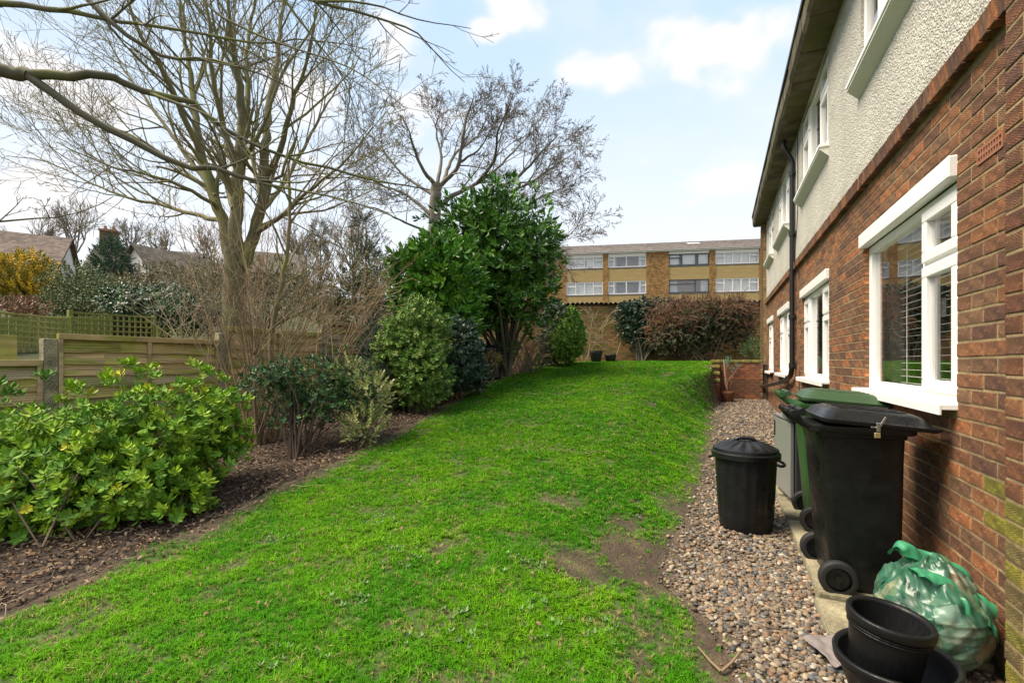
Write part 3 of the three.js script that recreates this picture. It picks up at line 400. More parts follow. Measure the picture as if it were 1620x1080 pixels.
// venetian blinds inside two ground floor windows
[[3.08, 4.55, 'white venetian blind behind the large window above the bins'], [6.02, 7.6, 'white venetian blind behind the three light window by the downpipe']].forEach(([a, b, label], k) => {
  const o = thing('venetian_blind', label, 'blind', [WX + 0.22, 1.12, -(a + b) / 2]), g = bx(-0.011, 0.011, -0.0006, 0.0006, -(b - a) / 2, (b - a) / 2); g.rotateZ(0.08);
  for (let y = 1.17; y < 2.2; y += 0.05) { const m = part('slat', g, M.curtain, o); m.position.set(0, y - 1.12, 0); }
  part('head_rail', rbx(WX + 0.19, WX + 0.25, 2.2, 2.235, -b, -a, 0.004), M.upvc, o);
  for (const f of [0.12, 0.5, 0.88]) part('ladder_cord', cyl(V(WX + 0.2, 1.17, -lerp(a, b, f)), V(WX + 0.2, 2.2, -lerp(a, b, f)), 0.004, 5), M.curtain, o);
});
{ // downpipe with swan neck and a long sloping foot
  const o = thing('downpipe', 'black downpipe with a long sloping foot fixed to the house', 'pipe', [1.03, 0, -8.28]), s = 8.28;
  part('pipe', [tube([V(0.93, 4.76, -s), V(0.93, 4.64, -s), V(0.985, 4.52, -s), V(1.035, 4.40, -s), V(1.035, 4.2, -s)], 0.036, 12, 30), cyl(V(1.035, 4.22, -s), V(1.035, 1.25, -s), 0.036, 14)], M.pipe, o);
  part('shoe', [tube([V(1.035, 1.27, -s), V(1.03, 1.15, -s - 0.06), V(1.02, 1.06, -s - 0.35), V(0.97, 0.83, -s - 2.9), V(0.92, 0.72, -s - 4.65), V(0.85, 0.70, -s - 4.75)], 0.037, 12, 60)], M.pipe, o);
  for (const y of [1.27, 2.02, 3.3, 4.22]) part('collar', [cyl(V(1.035, y - 0.04, -s), V(1.035, y + 0.04, -s), 0.046, 14), bx(1.03, 1.086, y - 0.02, y + 0.02, -s - 0.06, -s + 0.06)], M.pipe, o);
  const c = thing('wall_cable', 'thin dark cable running down beside the black downpipe', 'cable', [1.07, 0, -8.0]); part('wire', tube([V(1.066, 4.7, -7.98), V(1.064, 3.5, -7.97), V(1.03, 2.84, -7.97), V(1.03, 2.74, -7.97), V(1.074, 2.66, -7.97), V(1.078, 0.3, -7.95)], 0.006, 5, 60), M.pipe, c);
}
// ---------------------------------------------------------------- retaining wall in steps, with its moss-topped bricks
{
  const R = rng(31), o = thing('retaining_wall', 'stepped low brick wall holding up the end of the lawn', 'wall', [0.4, 0.4, -12.7]), cols = [[0.36, 0.15, 0.075], [0.27, 0.12, 0.07], [0.42, 0.17, 0.08], [0.24, 0.13, 0.08]].map((c) => mat(c, 0.95, { map: T.combC, bumpMap: T.grainB, bumpScale: 0.004 }));
  part('core', [bx(-0.12, 0.975, 0.2, 1.31, -12.83, -12.64), bx(-0.15, 0.01, 0.2, 0.86, -12.64, -11.84), bx(-0.15, 0.01, 0.86, 1.02, -12.64, -12.1), bx(-0.15, 0.01, 1.02, 1.18, -12.64, -12.37)].map((g) => uvBox(g)), M.mortar, o);
  for (let r = 0; r < 15; r++) { const y = 0.25 + r * 0.0725; if (y > 1.3) break; for (let k = 0; k < 5; k++) { const x0 = 0.02 + k * 0.225 - (r & 1) * 0.11, x1 = Math.min(0.97, x0 + 0.215); if (x1 - x0 < 0.05) continue; part('brick', bx(Math.max(0.016, x0), x1, y, y + 0.063, -12.64, -12.632 + R() * 0.003), cols[Math.floor(R() * 4)], o); } }
  const steps = [[11.82, 0.86], [12.08, 1.02], [12.35, 1.18], [12.62, 1.31]];
  for (let r = 0; r < 14; r++) { const y = 0.26 + r * 0.0725; steps.forEach(([s, top], i) => { const lo = i ? steps[i - 1][1] : 0; if (y + 0.06 < top && y > lo - 0.03) part('brick', bx(-0.155, 0.014, y, y + 0.062, -s + (r & 1) * 0.004, -s + 0.03 + R() * 0.004), cols[Math.floor(R() * 4)], o); for (let k = 0; k < 2; k++) if (i < 3 && y + 0.06 < top) part('brick', bx(0.008, 0.0155, y, y + 0.062, -s - 0.235 + k * 0.12, -s - 0.125 + k * 0.12), cols[Math.floor(R() * 4)], o); }); }
  const cap = mat([0.32, 0.30, 0.08], 0.98, { map: T.grain, bumpMap: T.grainB, bumpScale: 0.01 });
  steps.forEach(([s, top], i) => part('coping', uvBox(rbx(-0.175, 0.035, top, top + 0.065, i < 3 ? -s - 0.262 : -s - 0.24, -s + 0.04, 0.012), 1, i), cap, o));
  for (let k = 0; k < 4; k++) part('coping', uvBox(rbx(0.04 + k * 0.233, 0.268 + k * 0.233, 1.31, 1.372, -12.86, -12.61, 0.012), 1, k * 0.4), cap, o);
}
// ---------------------------------------------------------------- back wall of the garages with corrugated roof
{
  const R = rng(41), A = P(760, 572, 15.4), B = P(1330, 572, 14.15), dir = V().subVectors(B, A), L = Math.hypot(dir.x, dir.z), an = Math.atan2(-dir.z, dir.x), base = 1.1, top = 3.2;
  const o = thing('garage_block', 'long brown brick garage wall with corrugated sheet roof closing the garden', 'garage'); o.position.set(A.x, 0, A.z); o.rotation.y = an; org.set(o, V(0, 0, 0));
  part('mortar_wall', uvBox(bx(0, L, 0.6, top - 0.03, -0.25, -0.006)), mat([0.25, 0.185, 0.10], 0.95, { map: T.grain }), o);
  part('rear_wall', [bx(0, L, 0.6, top - 0.03, -5, -4.8), bx(0, 0.2, 0.6, top - 0.03, -4.8, -0.25), bx(L - 0.2, L, 0.6, top - 0.03, -4.8, -0.25)], M.mortar, o);
  const tones = [[0.31, 0.21, 0.085], [0.36, 0.25, 0.10], [0.24, 0.17, 0.075], [0.38, 0.21, 0.10], [0.29, 0.22, 0.07]], gs = [], cs = [];
  for (let y = base; y < top - 0.1; y += 0.075) for (let x = ((Math.round(y / 0.075)) & 1) * 0.1125; x < L - 0.2; x += 0.225) { const g = clean(bx(x, x + 0.214, y, y + 0.064, -0.02, -0.001 + R() * 0.004)); g.deleteAttribute('uv'); gs.push(g); const c = tones[Math.floor(R() * 5)], j = 0.75 + 0.5 * R(); for (let q = 0; q < 36; q++) cs.push(c[0] * j, c[1] * j, c[2] * j); }
  const g = mergeGeometries(gs, false); g.setAttribute('color', new THREE.Float32BufferAttribute(cs, 3)); part('brickwork', g, new THREE.MeshStandardMaterial({ vertexColors: true, roughness: 0.95 }), o, 'stuff');
  for (let k = 0; k < Math.ceil(L / 1.0); k++) { const x0 = k * 1.0 - 0.03, n = 56, p = [], idx = []; const hgt = (x, z) => top + 0.028 * Math.sin(x * 6.283 / 0.15) + (0.0 - z) * 0.02 + (k & 1) * 0.012; for (const [dy, z] of [[0.01, 0.14], [0.01, -5.1], [-0.004, -5.1], [-0.004, 0.14]]) for (let i = 0; i <= n; i++) { const x = x0 + i / n * 1.06; p.push(x, hgt(x, z) + dy, z); } for (let r = 0; r < 4; r++) for (let i = 0; i < n; i++) { const a = r * (n + 1) + i, b = ((r + 1) % 4) * (n + 1) + i; idx.push(a, a + 1, b, a + 1, b + 1, b); } const q = new THREE.BufferGeometry(); q.setAttribute('position', new THREE.Float32BufferAttribute(p, 3)); q.setIndex(idx); q.computeVertexNormals(); part('roof_sheet', q, mat([0.11, 0.085, 0.07], 0.95), o); }
}
// ---------------------------------------------------------------- flats beyond the garages
{
  const A = P(690, 572, 46.5), B = P(1330, 572, 40.6), dx = B.x - A.x, dz = B.z - A.z, L = Math.hypot(dx, dz), o = thing('flats', 'long block of yellow brick flats with white window bands beyond the wall', 'building'); o.position.set(A.x, 0, A.z); o.rotation.y = Math.atan2(-dz, dx); org.set(o, V(0, 0, 0));
  const tAt = (px) => { let lo = 0, hi = 1; for (let i = 0; i < 40; i++) { const m = (lo + hi) / 2, x = lerp(A.x, B.x, m), z = lerp(A.z, B.z, m), t = x * FW.x + z * FW.z, X = x * RT.x + z * RT.z; (CX + F * X / t < px) ? lo = m : hi = m; } return [lo * L, lerp(46.5, 40.6, lo)]; };
  const u = (px) => tAt(px)[0], Y = (py, t = 41.6) => EYE + (HY - py) / F * t;
  const eave = Y(392.5), uT = Y(396.5), uB = Y(415.5), lT = Y(438.5), lB = Y(460), bot = 1.5;
  const gold = mat([0.50, 0.33, 0.155], 0.92, { map: T.farbrick }), pierM = mat([0.46, 0.285, 0.125], 0.92, { map: T.farbrick }), span = mat([0.54, 0.39, 0.17], 0.9, { map: T.board }), white = mat([0.76, 0.76, 0.74], 0.5), dark = mat([0.06, 0.07, 0.085], 0.5), net = mat([0.60, 0.61, 0.60], 0.9);
  const uvm = (g, k) => uvBox(g, k);
  part('wall', [uvm(bx(0, L, bot, lB - 1.6, -9, -0.02), 0.55), uvm(bx(0, L, bot, eave, -9.2, -9), 0.55), uvm(bx(0, 0.3, bot, eave, -9, -0.3), 0.55), uvm(bx(L - 0.3, L, bot, eave, -9, -0.3), 0.55)], gold, o);
  part('floor', [bx(0.3, L - 0.3, lB - 0.4, lB - 0.2, -9, -0.3), bx(0.3, L - 0.3, uB - 0.5, uB - 0.3, -9, -0.3), bx(0.3, L - 0.3, eave - 0.1, eave - 0.02, -9, -0.1)], M.inside, o);
  const bays = [[700, 752, 2, 0], [766, 826, 2, 0], [896, 954, 4, 1], [962.5, 1022.5, 4, 2], [1058.5, 1122.5, 3, 3], [1132, 1201, 5, 1], [1215, 1275, 4, 1]];
  let prev = 0;
  for (const [a, b, n, kind] of bays) { const x0 = u(a), x1 = u(b);
    part('pier', uvm(bx(prev, x0, bot, eave - 0.02, -0.3, 0.06), 0.55), pierM, o); prev = x1;
    for (const [ya, yb] of [[lB - 1.65, lB], [lT, uB]]) part('spandrel', uvm(bx(x0, x1, ya, yb, -0.3, -0.002), 0.62), span, o);
    part('spandrel', bx(x0, x1, uT, eave - 0.02, -0.3, -0.002), white, o);
    for (const [ya, yb, up] of [[lB, lT, 0], [uB, uT, 1]]) { const w = sub('window', o), fm = kind === 3 ? dark : white, f = 0.09, cuts = kind === 3 ? (up ? [0, 0.28, 0.32, 0.68, 0.72, 1] : [0, 0.66, 1]) : kind === 2 ? [0, 0.14, 0.48, 0.85, 1] : [...Array(n + 1).keys()].map((i) => i / n);
      const bars = [bx(x0, x1, ya, ya + f, -0.14, -0.03), bx(x0, x1, yb - f, yb, -0.14, -0.03)]; cuts.forEach((c) => bars.push(bx(lerp(x0 + f / 2, x1 - f / 2, c) - f / 2, lerp(x0 + f / 2, x1 - f / 2, c) + f / 2, ya + f, yb - f, -0.14, -0.032)));
      for (let i = 0; i < cuts.length - 1; i += kind === 3 ? 9 : Math.max(1, cuts.length - 2)) bars.push(bx(lerp(x0, x1, cuts[i]) + f, lerp(x0, x1, cuts[i + 1]), lerp(ya, yb, 0.62), lerp(ya, yb, 0.62) + f, -0.13, -0.034));
      part('frame', bars, fm, w); for (let i = 0; i < cuts.length - 1; i++) part('pane', bx(lerp(x0, x1, cuts[i]) + f * 0.6, lerp(x0, x1, cuts[i + 1]) - f * 0.6, ya + f * 0.7, yb - f * 0.7, -0.10, -0.09), M.glass, w);
      part('ledge', bx(x0 - 0.02, x1 + 0.02, ya - 0.10, ya - 0.004, -0.2, 0.03), kind === 3 ? dark : mat([0.10, 0.10, 0.11], 0.7), w);
      if (kind === 1 || (kind === 3 && up)) part('net_curtain', bx(x0 + 0.05, lerp(x0, x1, kind === 3 ? 1 : 0.97), ya + 0.05, yb - 0.05, -0.26, -0.24), net, w);
      else part('curtain', [bx(x0 + 0.05, lerp(x0, x1, 0.22), ya + 0.05, yb - 0.05, -0.26, -0.24), bx(lerp(x0, x1, 0.8), x1 - 0.05, ya + 0.05, yb - 0.05, -0.26, -0.24), bx(x0 + 0.05, x1 - 0.05, ya + 0.05, yb - 0.05, -1.5, -1.45)], mat([0.40, 0.43, 0.46], 0.9), w); } }
  part('pier', uvm(bx(prev, L, bot, eave - 0.02, -0.3, 0.06), 0.55), pierM, o);
  part('fascia', bx(-0.1, L + 0.1, eave, eave + 0.16, -0.1, 0.22), white, o);
  const q = [[0.32, eave + 0.10], [-4.6, eave + 2.0], [-9.5, eave + 0.10]], pos = []; for (let i = 0; i < 2; i++) { const [a, b] = q[i], [c, d] = q[i + 1]; pos.push(-0.2, b, a, L + 0.2, b, a, L + 0.2, d, c, -0.2, b, a, L + 0.2, d, c, -0.2, d, c); }
  const rg = new THREE.BufferGeometry(); rg.setAttribute('position', new THREE.Float32BufferAttribute(pos, 3)); rg.setAttribute('uv', new THREE.Float32BufferAttribute(pos.flatMap((v, i) => i % 3 === 0 ? [v * 0.25, pos[i + 2] * 0.25] : []), 2)); rg.computeVertexNormals(); part('roof', rg, mat([0.135, 0.115, 0.105], 0.95, { map: T.roof }), o);
  const rl = bx(-0.55, 0.55, -0.04, 0.04, -0.4, 0.4); rl.rotateX(Math.atan(1.65 / 4.92)); rl.translate(u(1110), eave + 1.45, -3.2); part('rooflight', rl, white, o);
}
// ---------------------------------------------------------------- bins and things by the house
function loft(rings) { // rings of equal point counts, closed round; caps by fan
  const p = [], idx = [], n = rings[0].length; rings.forEach((r) => r.forEach((v) => p.push(v[0], v[1], v[2])));
  for (let k = 0; k < rings.length - 1; k++) for (let i = 0; i < n; i++) { const a = k * n + i, b = k * n + (i + 1) % n; idx.push(a, b, a + n, b, b + n, a + n); }
  for (const k of [0, rings.length - 1]) { const c = rings[k].reduce((s, v) => [s[0] + v[0] / n, s[1] + v[1] / n, s[2] + v[2] / n], [0, 0, 0]), ci = p.length / 3; p.push(...c); for (let i = 0; i < n; i++) idx.push(ci, k * n + i, k * n + (i + 1) % n); }
  let g = new THREE.BufferGeometry(); g.setAttribute('position', new THREE.Float32BufferAttribute(p, 3)); g.setIndex(idx); g = g.toNonIndexed(); g.computeVertexNormals(); g.setAttribute('uv', new THREE.Float32BufferAttribute(new Float32Array(g.attributes.position.count * 2), 2)); return uvBox(crease(g), 2);
}
function crease(g, deg = 38) { const p = g.attributes.position, n = g.attributes.normal, by = new Map(), c = Math.cos(deg * Math.PI / 180), key = (i) => p.getX(i).toFixed(4) + p.getY(i).toFixed(4) + p.getZ(i).toFixed(4), src = n.array.slice(); for (let i = 0; i < p.count; i++) { const k = key(i); if (!by.has(k)) by.set(k, []); by.get(k).push(i); } for (const l of by.values()) for (const i of l) { let x = 0, y = 0, z = 0; for (const j of l) if (src[i * 3] * src[j * 3] + src[i * 3 + 1] * src[j * 3 + 1] + src[i * 3 + 2] * src[j * 3 + 2] > c) { x += src[j * 3]; y += src[j * 3 + 1]; z += src[j * 3 + 2]; } const q = Math.hypot(x, y, z) || 1; n.setXYZ(i, x / q, y / q, z / q); } return g; }
function rrect(x0, x1, z0, z1, y, r, n = 5) { const out = []; [[x1 - r, z1 - r, 0], [x0 + r, z1 - r, 1], [x0 + r, z0 + r, 2], [x1 - r, z0 + r, 3]].forEach(([cx, cz, q]) => { for (let i = 0; i <= n; i++) { const a = (q + i / n) * Math.PI / 2; out.push([cx + Math.cos(a) * r, y, cz + Math.sin(a) * r]); } }); return out; }
// wheelie bin, back with wheels and handle towards -x, lid front towards +x; origin on the ground under the body
function wheelieBin(label, bodyM, lidM) {
  const o = thing('wheelie_bin', label, 'bin', [0, 0, 0], 'wheelie bins on the slabs'), w = 0.235;
  part('body', loft([rrect(-0.13, 0.20, -w * 0.88, w * 0.88, 0.025, 0.03), rrect(-0.145, 0.205, -w * 0.89, w * 0.89, 0.12, 0.035), rrect(-0.16, 0.207, -w * 0.88, w * 0.88, 0.30, 0.04), rrect(-0.20, 0.212, -w * 0.95, w * 0.95, 0.80, 0.045), rrect(-0.215, 0.215, -w * 0.97, w * 0.97, 0.90, 0.045), rrect(-0.225, 0.225, -w, w, 0.905, 0.045), rrect(-0.23, 0.225, -w, w, 0.955, 0.045)]), bodyM, o);
  part('rim', loft([rrect(-0.25, 0.255, -w - 0.022, w + 0.022, 0.93, 0.05), rrect(-0.255, 0.262, -w - 0.026, w + 0.026, 0.937, 0.05), rrect(-0.255, 0.262, -w - 0.026, w + 0.026, 0.968, 0.05)]), bodyM, o);
  const lid = part('lid', loft([rrect(-0.27, 0.275, -w - 0.03, w + 0.03, 0.962, 0.045), rrect(-0.275, 0.30, -w - 0.036, w + 0.036, 0.972, 0.05), rrect(-0.275, 0.30, -w - 0.036, w + 0.036, 0.985, 0.05), rrect(-0.262, 0.262, -w - 0.012, w + 0.012, 0.994, 0.05), rrect(-0.24, 0.24, -w + 0.015, w - 0.015, 1.028, 0.06), rrect(-0.20, 0.19, -w + 0.055, w - 0.055, 1.045, 0.06)]).rotateZ(-0.075).translate(0.0, 0.012, 0), lidM, o);
  for (const z of [-0.13, 0.0, 0.13]) part('lid_ridge', rot(rbx(-0.17, 0.17, -0.006, 0.006, -0.012, 0.012, 0.005), 0, 0, -0.075, 0.075, 1.056, z), lidM, lid);
  part('lid_grip', rot(rbx(-0.035, 0.035, -0.016, 0.016, -0.10, 0.10, 0.012), 0, 0, -0.05, 0.262, 1.008, 0), lidM, lid);
  part('handle', [cyl(V(-0.335, 1.03, -0.19), V(-0.335, 1.03, 0.19), 0.017, 12), ...[-0.18, 0, 0.18].map((z) => tube([V(-0.24, 0.95, z), V(-0.29, 0.975, z), V(-0.335, 1.03, z)], 0.02, 8, 10)), ...[-0.20, -0.09, 0.09, 0.20].map((z) => cyl(V(-0.335, 1.03, z - 0.012), V(-0.335, 1.03, z + 0.012), 0.021, 12))], bodyM, o);
  part('hinge', [cyl(V(-0.285, 1.035, -0.165), V(-0.285, 1.035, -0.02), 0.022, 10), cyl(V(-0.285, 1.035, 0.02), V(-0.285, 1.035, 0.165), 0.022, 10)], lidM, o);
  part('axle', cyl(V(-0.12, 0.1, -0.25), V(-0.12, 0.1, 0.25), 0.011, 8), M.steel, o);
  for (const z of [-0.24, 0.24]) { const wh = part('wheel', lathe([[0.066, -0.024], [0.09, -0.026], [0.099, -0.016], [0.1, 0], [0.099, 0.016], [0.09, 0.026], [0.066, 0.024]], 36).rotateX(Math.PI / 2).translate(-0.12, 0.1, z), M.rubber, o);
    const hub = [lathe([[0.0, 0.008], [0.05, 0.006], [0.066, 0.018], [0.068, -0.018], [0.05, -0.006], [0, -0.008]], 24).rotateX(Math.PI / 2).translate(-0.12, 0.1, z), cyl(V(-0.12, 0.1, z - 0.022), V(-0.12, 0.1, z + 0.022), 0.017, 12)]; for (let i = 0; i < 6; i++) { const a = i / 6 * 6.283; hub.push(cyl(V(-0.12, 0.1, z), V(-0.12 + Math.cos(a) * 0.062, 0.1 + Math.sin(a) * 0.062, z), 0.008, 6)); } part('hub', hub, M.blackSoft, wh); }
  return o;
}
const greenLid = mat([0.030, 0.064, 0.026], 0.40, { bumpMap: T.grainB, bumpScale: 0.0012 }), greenBody = mat([0.018, 0.075, 0.014], 0.5, { bumpMap: T.grainB, bumpScale: 0.0012 }), blackBody = mat([0.006, 0.0068, 0.0065], 0.68, { roughnessMap: T.grain, specularIntensity: 0.6, bumpMap: T.grainB, bumpScale: 0.0012 });
const BX = 0.695;
{
  const n = wheelieBin('black wheelie bin with a metal latch on its lid', blackBody, M.black); n.position.set(BX, SLABY + 0.004, -3.27); n.rotation.y = 0.05; n.scale.set(0.93, 0.955, 0.96);
  const lt = part('latch', [rbx(0.055, 0.075, 0.95, 1.0, 0.268, 0.276, 0.003), rot(rbx(-0.006, 0.006, -0.03, 0.03, -0.003, 0.003, 0.002), 0, 0, -0.5, 0.085, 1.005, 0.273), rbx(0.03, 0.06, 0.97, 0.978, 0.268, 0.274, 0.002)], M.steel, n); part('padlock', rbx(0.045, 0.075, 0.915, 0.945, 0.266, 0.278, 0.004), mat([0.55, 0.45, 0.22], 0.4, { metalness: 0.8 }), lt);
  const g = wheelieBin('green wheelie bin with a faded green lid behind the black one', greenBody, greenLid); g.position.set(BX + 0.06, SLABY + 0.035, -4.2); g.rotation.y = -0.02; g.scale.set(0.95, 0.97, 0.96);
}
{ // ribbed round dustbin with clip-on lid
  const o = thing('dustbin', 'round black plastic dustbin with a fluted lid on the gravel', 'bin', [0.19, gnd(0.19, -4.02) + 0.008, -4.02]); org.set(o, V(0, 0, 0)); o.scale.set(0.94, 1, 0.94);
  const n = 96, rings = []; for (const [r, y] of [[0.19, 0], [0.197, 0.015], [0.205, 0.12], [0.215, 0.3], [0.225, 0.5], [0.228, 0.535], [0.243, 0.54], [0.245, 0.57]]) rings.push([...Array(n).keys()].map((i) => { const a = i / n * 6.2832, k = y > 0.02 && y < 0.53 ? 1 + 0.012 * Math.sign(Math.sin(a * 16)) : 1; return [Math.cos(a) * r * k, y, Math.sin(a) * r * k]; })); part('body', loft(rings), M.blackSoft, o);
  const lr = []; for (const [r, y, f] of [[0.249, 0.545, 0], [0.258, 0.55, 0], [0.258, 0.585, 0], [0.246, 0.593, 0], [0.243, 0.615, 0], [0.225, 0.625, 0.3], [0.16, 0.65, 1], [0.10, 0.664, 0.8], [0.06, 0.67, 0]]) lr.push([...Array(n).keys()].map((i) => { const a = i / n * 6.2832; return [Math.cos(a) * r, y + f * 0.007 * Math.cos(a * 14), Math.sin(a) * r]; })); const lid = part('lid', loft(lr), M.black, o);
  part('lid_handle', [tube([V(-0.085, 0.655, 0), V(-0.06, 0.682, 0), V(0, 0.69, 0), V(0.06, 0.682, 0), V(0.085, 0.655, 0)], 0.014, 8, 20)], M.black, lid);
  for (const s of [-1, 1]) { const h = part('handle', tube([V(-0.06, 0.53, 0), V(-0.06, 0.51, 0.045), V(0, 0.505, 0.062), V(0.06, 0.51, 0.045), V(0.06, 0.53, 0)], 0.011, 8, 16).rotateY(s * Math.PI / 2 - 0.35).translate(s * 0.222 * Math.cos(0.35), 0.01, s * 0.222 * Math.sin(0.35)), M.blackSoft, o); }
}
{ // small grey appliance cabinet
  const o = thing('grey_cabinet', 'small grey metal cabinet standing between the dustbin and the wheelie bins', 'cabinet', [0.575, pathY(4.7) + SLABY, -4.78]); o.rotation.y = 0.12; org.set(o, V(0, 0, 0));
  part('case', rbx(-0.02, 0.40, 0.035, 0.70, -0.27, 0.27, 0.012), mat([0.03, 0.03, 0.032], 0.5), o);
  const d = part('door', rbx(-0.06, -0.024, 0.06, 0.695, -0.268, 0.262, 0.01), mat([0.36, 0.37, 0.36], 0.38, { metalness: 0.55 }), o); part('recess_handle', rbx(-0.066, -0.05, 0.52, 0.66, -0.25, -0.222, 0.004), M.blackSoft, d); part('top_edge', rbx(-0.066, 0.41, 0.702, 0.725, -0.275, 0.268, 0.008), mat([0.20, 0.20, 0.20], 0.4, { metalness: 0.4 }), o);
  for (const z of [-0.22, 0.22]) for (const x of [0.03, 0.35]) part('foot', cyl(V(x, 0, z), V(x, 0.04, z), 0.02, 10), M.blackSoft, o);
  const y = pathY(4.7) + SLABY + 0.726, t = thing('grey_tray', 'dark grey tray lying on top of the grey cabinet', 'tray', [0.62, y, -4.63]); org.set(t, V(0, 0, 0));
  part('tray', [bx(-0.1, 0.14, 0, 0.012, -0.14, 0.14), bx(-0.1, -0.09, 0.012, 0.06, -0.14, 0.14), bx(0.13, 0.14, 0.012, 0.06, -0.14, 0.14), bx(-0.09, 0.13, 0.012, 0.06, 0.13, 0.14), bx(-0.09, 0.13, 0.012, 0.06, -0.14, -0.13)], mat([0.09, 0.09, 0.095], 0.6), t);
  const s = thing('yellow_sponge', 'yellow block of sponge in the grey tray', 'sponge', [0.60, y + 0.013, -4.58]); org.set(s, V(0, 0, 0)); part('sponge', rbx(-0.05, 0.05, 0, 0.105, -0.05, 0.05, 0.012), mat([0.75, 0.38, 0.03], 0.9, { bumpMap: T.grainB, bumpScale: 0.004 }), s);
}
{ // tub and bucket, filled bag, rag and litter
  const gy = gnd(0.61, -2.25), pot = (rb, rt, h, lip, y0) => lathe([[0, y0 + 0.006], [rb - 0.006, y0 + 0.006], [rt - 0.006, y0 + h - 0.01], [rt - 0.004, y0 + h], [rt + lip, y0 + h + 0.004], [rt + lip + 0.004, y0 + h - 0.004], [rt + lip + 0.003, y0 + h - 0.03], [rt + 0.002, y0 + h - 0.034], [rb, y0], [0, y0]], 64);
  const t = thing('plastic_tub', 'wide shallow black tub holding a bucket beside the slab', 'tub', [0.635, gy + 0.02, -2.255]); org.set(t, V(0, 0, 0)); part('tub', pot(0.15, 0.185, 0.17, 0.012, 0), M.blackSoft, t); t.rotation.z = 0.06;
  const b = thing('plastic_bucket', 'tall black plastic plant pot standing in the wide tub', 'pot', [0.575, gy + 0.035, -2.24]); org.set(b, V(0, 0, 0)); b.rotation.z = -0.10; b.rotation.x = 0.02;
  part('pot', pot(0.10, 0.126, 0.315, 0.01, 0), M.blackSoft, b); for (const y of [0.262, 0.272]) part('rim_ring', lathe([[0.122, y - 0.004], [0.133, y - 0.003], [0.133, y + 0.003], [0.122, y + 0.004]], 64), M.blackSoft, b); part('soil', lathe([[0, 0.06], [0.10, 0.055]], 24), mat([0.02, 0.015, 0.012], 1), b);
  // bag
  const bag = thing('rubbish_bag', 'full translucent green rubbish bag slumped against the brick wall', 'bag', [0.865, gnd(0.83, -2.5) + 0.05, -2.66]); org.set(bag, V(0, 0, 0)); const R = rng(66);
  const cv = document.createElement('canvas'); cv.width = 1024; cv.height = 512; const cx = cv.getContext('2d'); cx.fillStyle = '#2f5a46'; cx.fillRect(0, 0, 1024, 512);
  for (let i = 0; i < 260; i++) { const x = R() * 1024, y = 60 + R() * 420, w = 20 + R() * 90, h = 12 + R() * 50, c = [[150, 150, 128], [60, 62, 52], [176, 150, 108], [92, 124, 120], [30, 70, 48], [120, 92, 70], [178, 188, 172]][Math.floor(R() * 7)]; cx.fillStyle = `rgba(${c[0]},${c[1]},${c[2]},${0.15 + 0.35 * R()})`; cx.save(); cx.translate(x, y); cx.rotate((R() - 0.5) * 1.4); cx.fillRect(-w / 2, -h / 2, w, h); cx.restore(); }
  cx.fillStyle = '#0b1510'; cx.save(); cx.translate(130, 165); cx.rotate(0.2); cx.font = 'bold 24px sans-serif'; cx.fillText('House', -40, 0); cx.lineWidth = 1.6; cx.strokeStyle = '#0b1510'; for (let k = 0; k < 3; k++) { cx.beginPath(); for (let x = 0; x < 70 - k * 14; x += 4) cx.lineTo(-30 + x, 24 + k * 15 + 5 * Math.sin(x * 1.3 + k) * R()); cx.stroke(); } cx.restore();
  const bt = new THREE.CanvasTexture(cv); bt.colorSpace = THREE.SRGBColorSpace; bt.wrapS = THREE.RepeatWrapping;
  const g = new THREE.SphereGeometry(1, 120, 80), p = g.attributes.position; for (let i = 0; i < p.count; i++) { const x = p.getX(i), y = p.getY(i), z = p.getZ(i), az = Math.atan2(z, x); let q = 1 + 0.16 * (fbm(x * 2 + 3, y * 2, z * 2, 3) - 0.5) + 0.07 * (1 - 2 * Math.abs(vn(az * 3 + y * 2.2, y * 2.2 + az, 4) - 0.5)) + 0.05 * (1 - 2 * Math.abs(vn(x * 7 + y * 3, y * 4 - z * 4, z * 7) - 0.5)); const yy = y < -0.6 ? -0.6 + (y + 0.6) * 0.25 : y, nar = y > 0.3 ? 1 - (y - 0.3) * 0.35 : 1; p.setXYZ(i, x * 0.185 * q * nar, (yy + 0.68) * 0.225 * q, z * 0.22 * q * nar); } g.computeVertexNormals();
  const film = new THREE.MeshPhysicalMaterial({ color: 0xffffff, map: bt, roughness: 0.36, side: THREE.DoubleSide, bumpMap: T.film, bumpScale: 0.005 }); part('sack', g, film, bag);
  const flapM = new THREE.MeshPhysicalMaterial({ color: col(0.06, 0.34, 0.17), roughness: 0.34, transmission: 0.35, thickness: 0, side: THREE.DoubleSide, bumpMap: T.film, bumpScale: 0.004 });
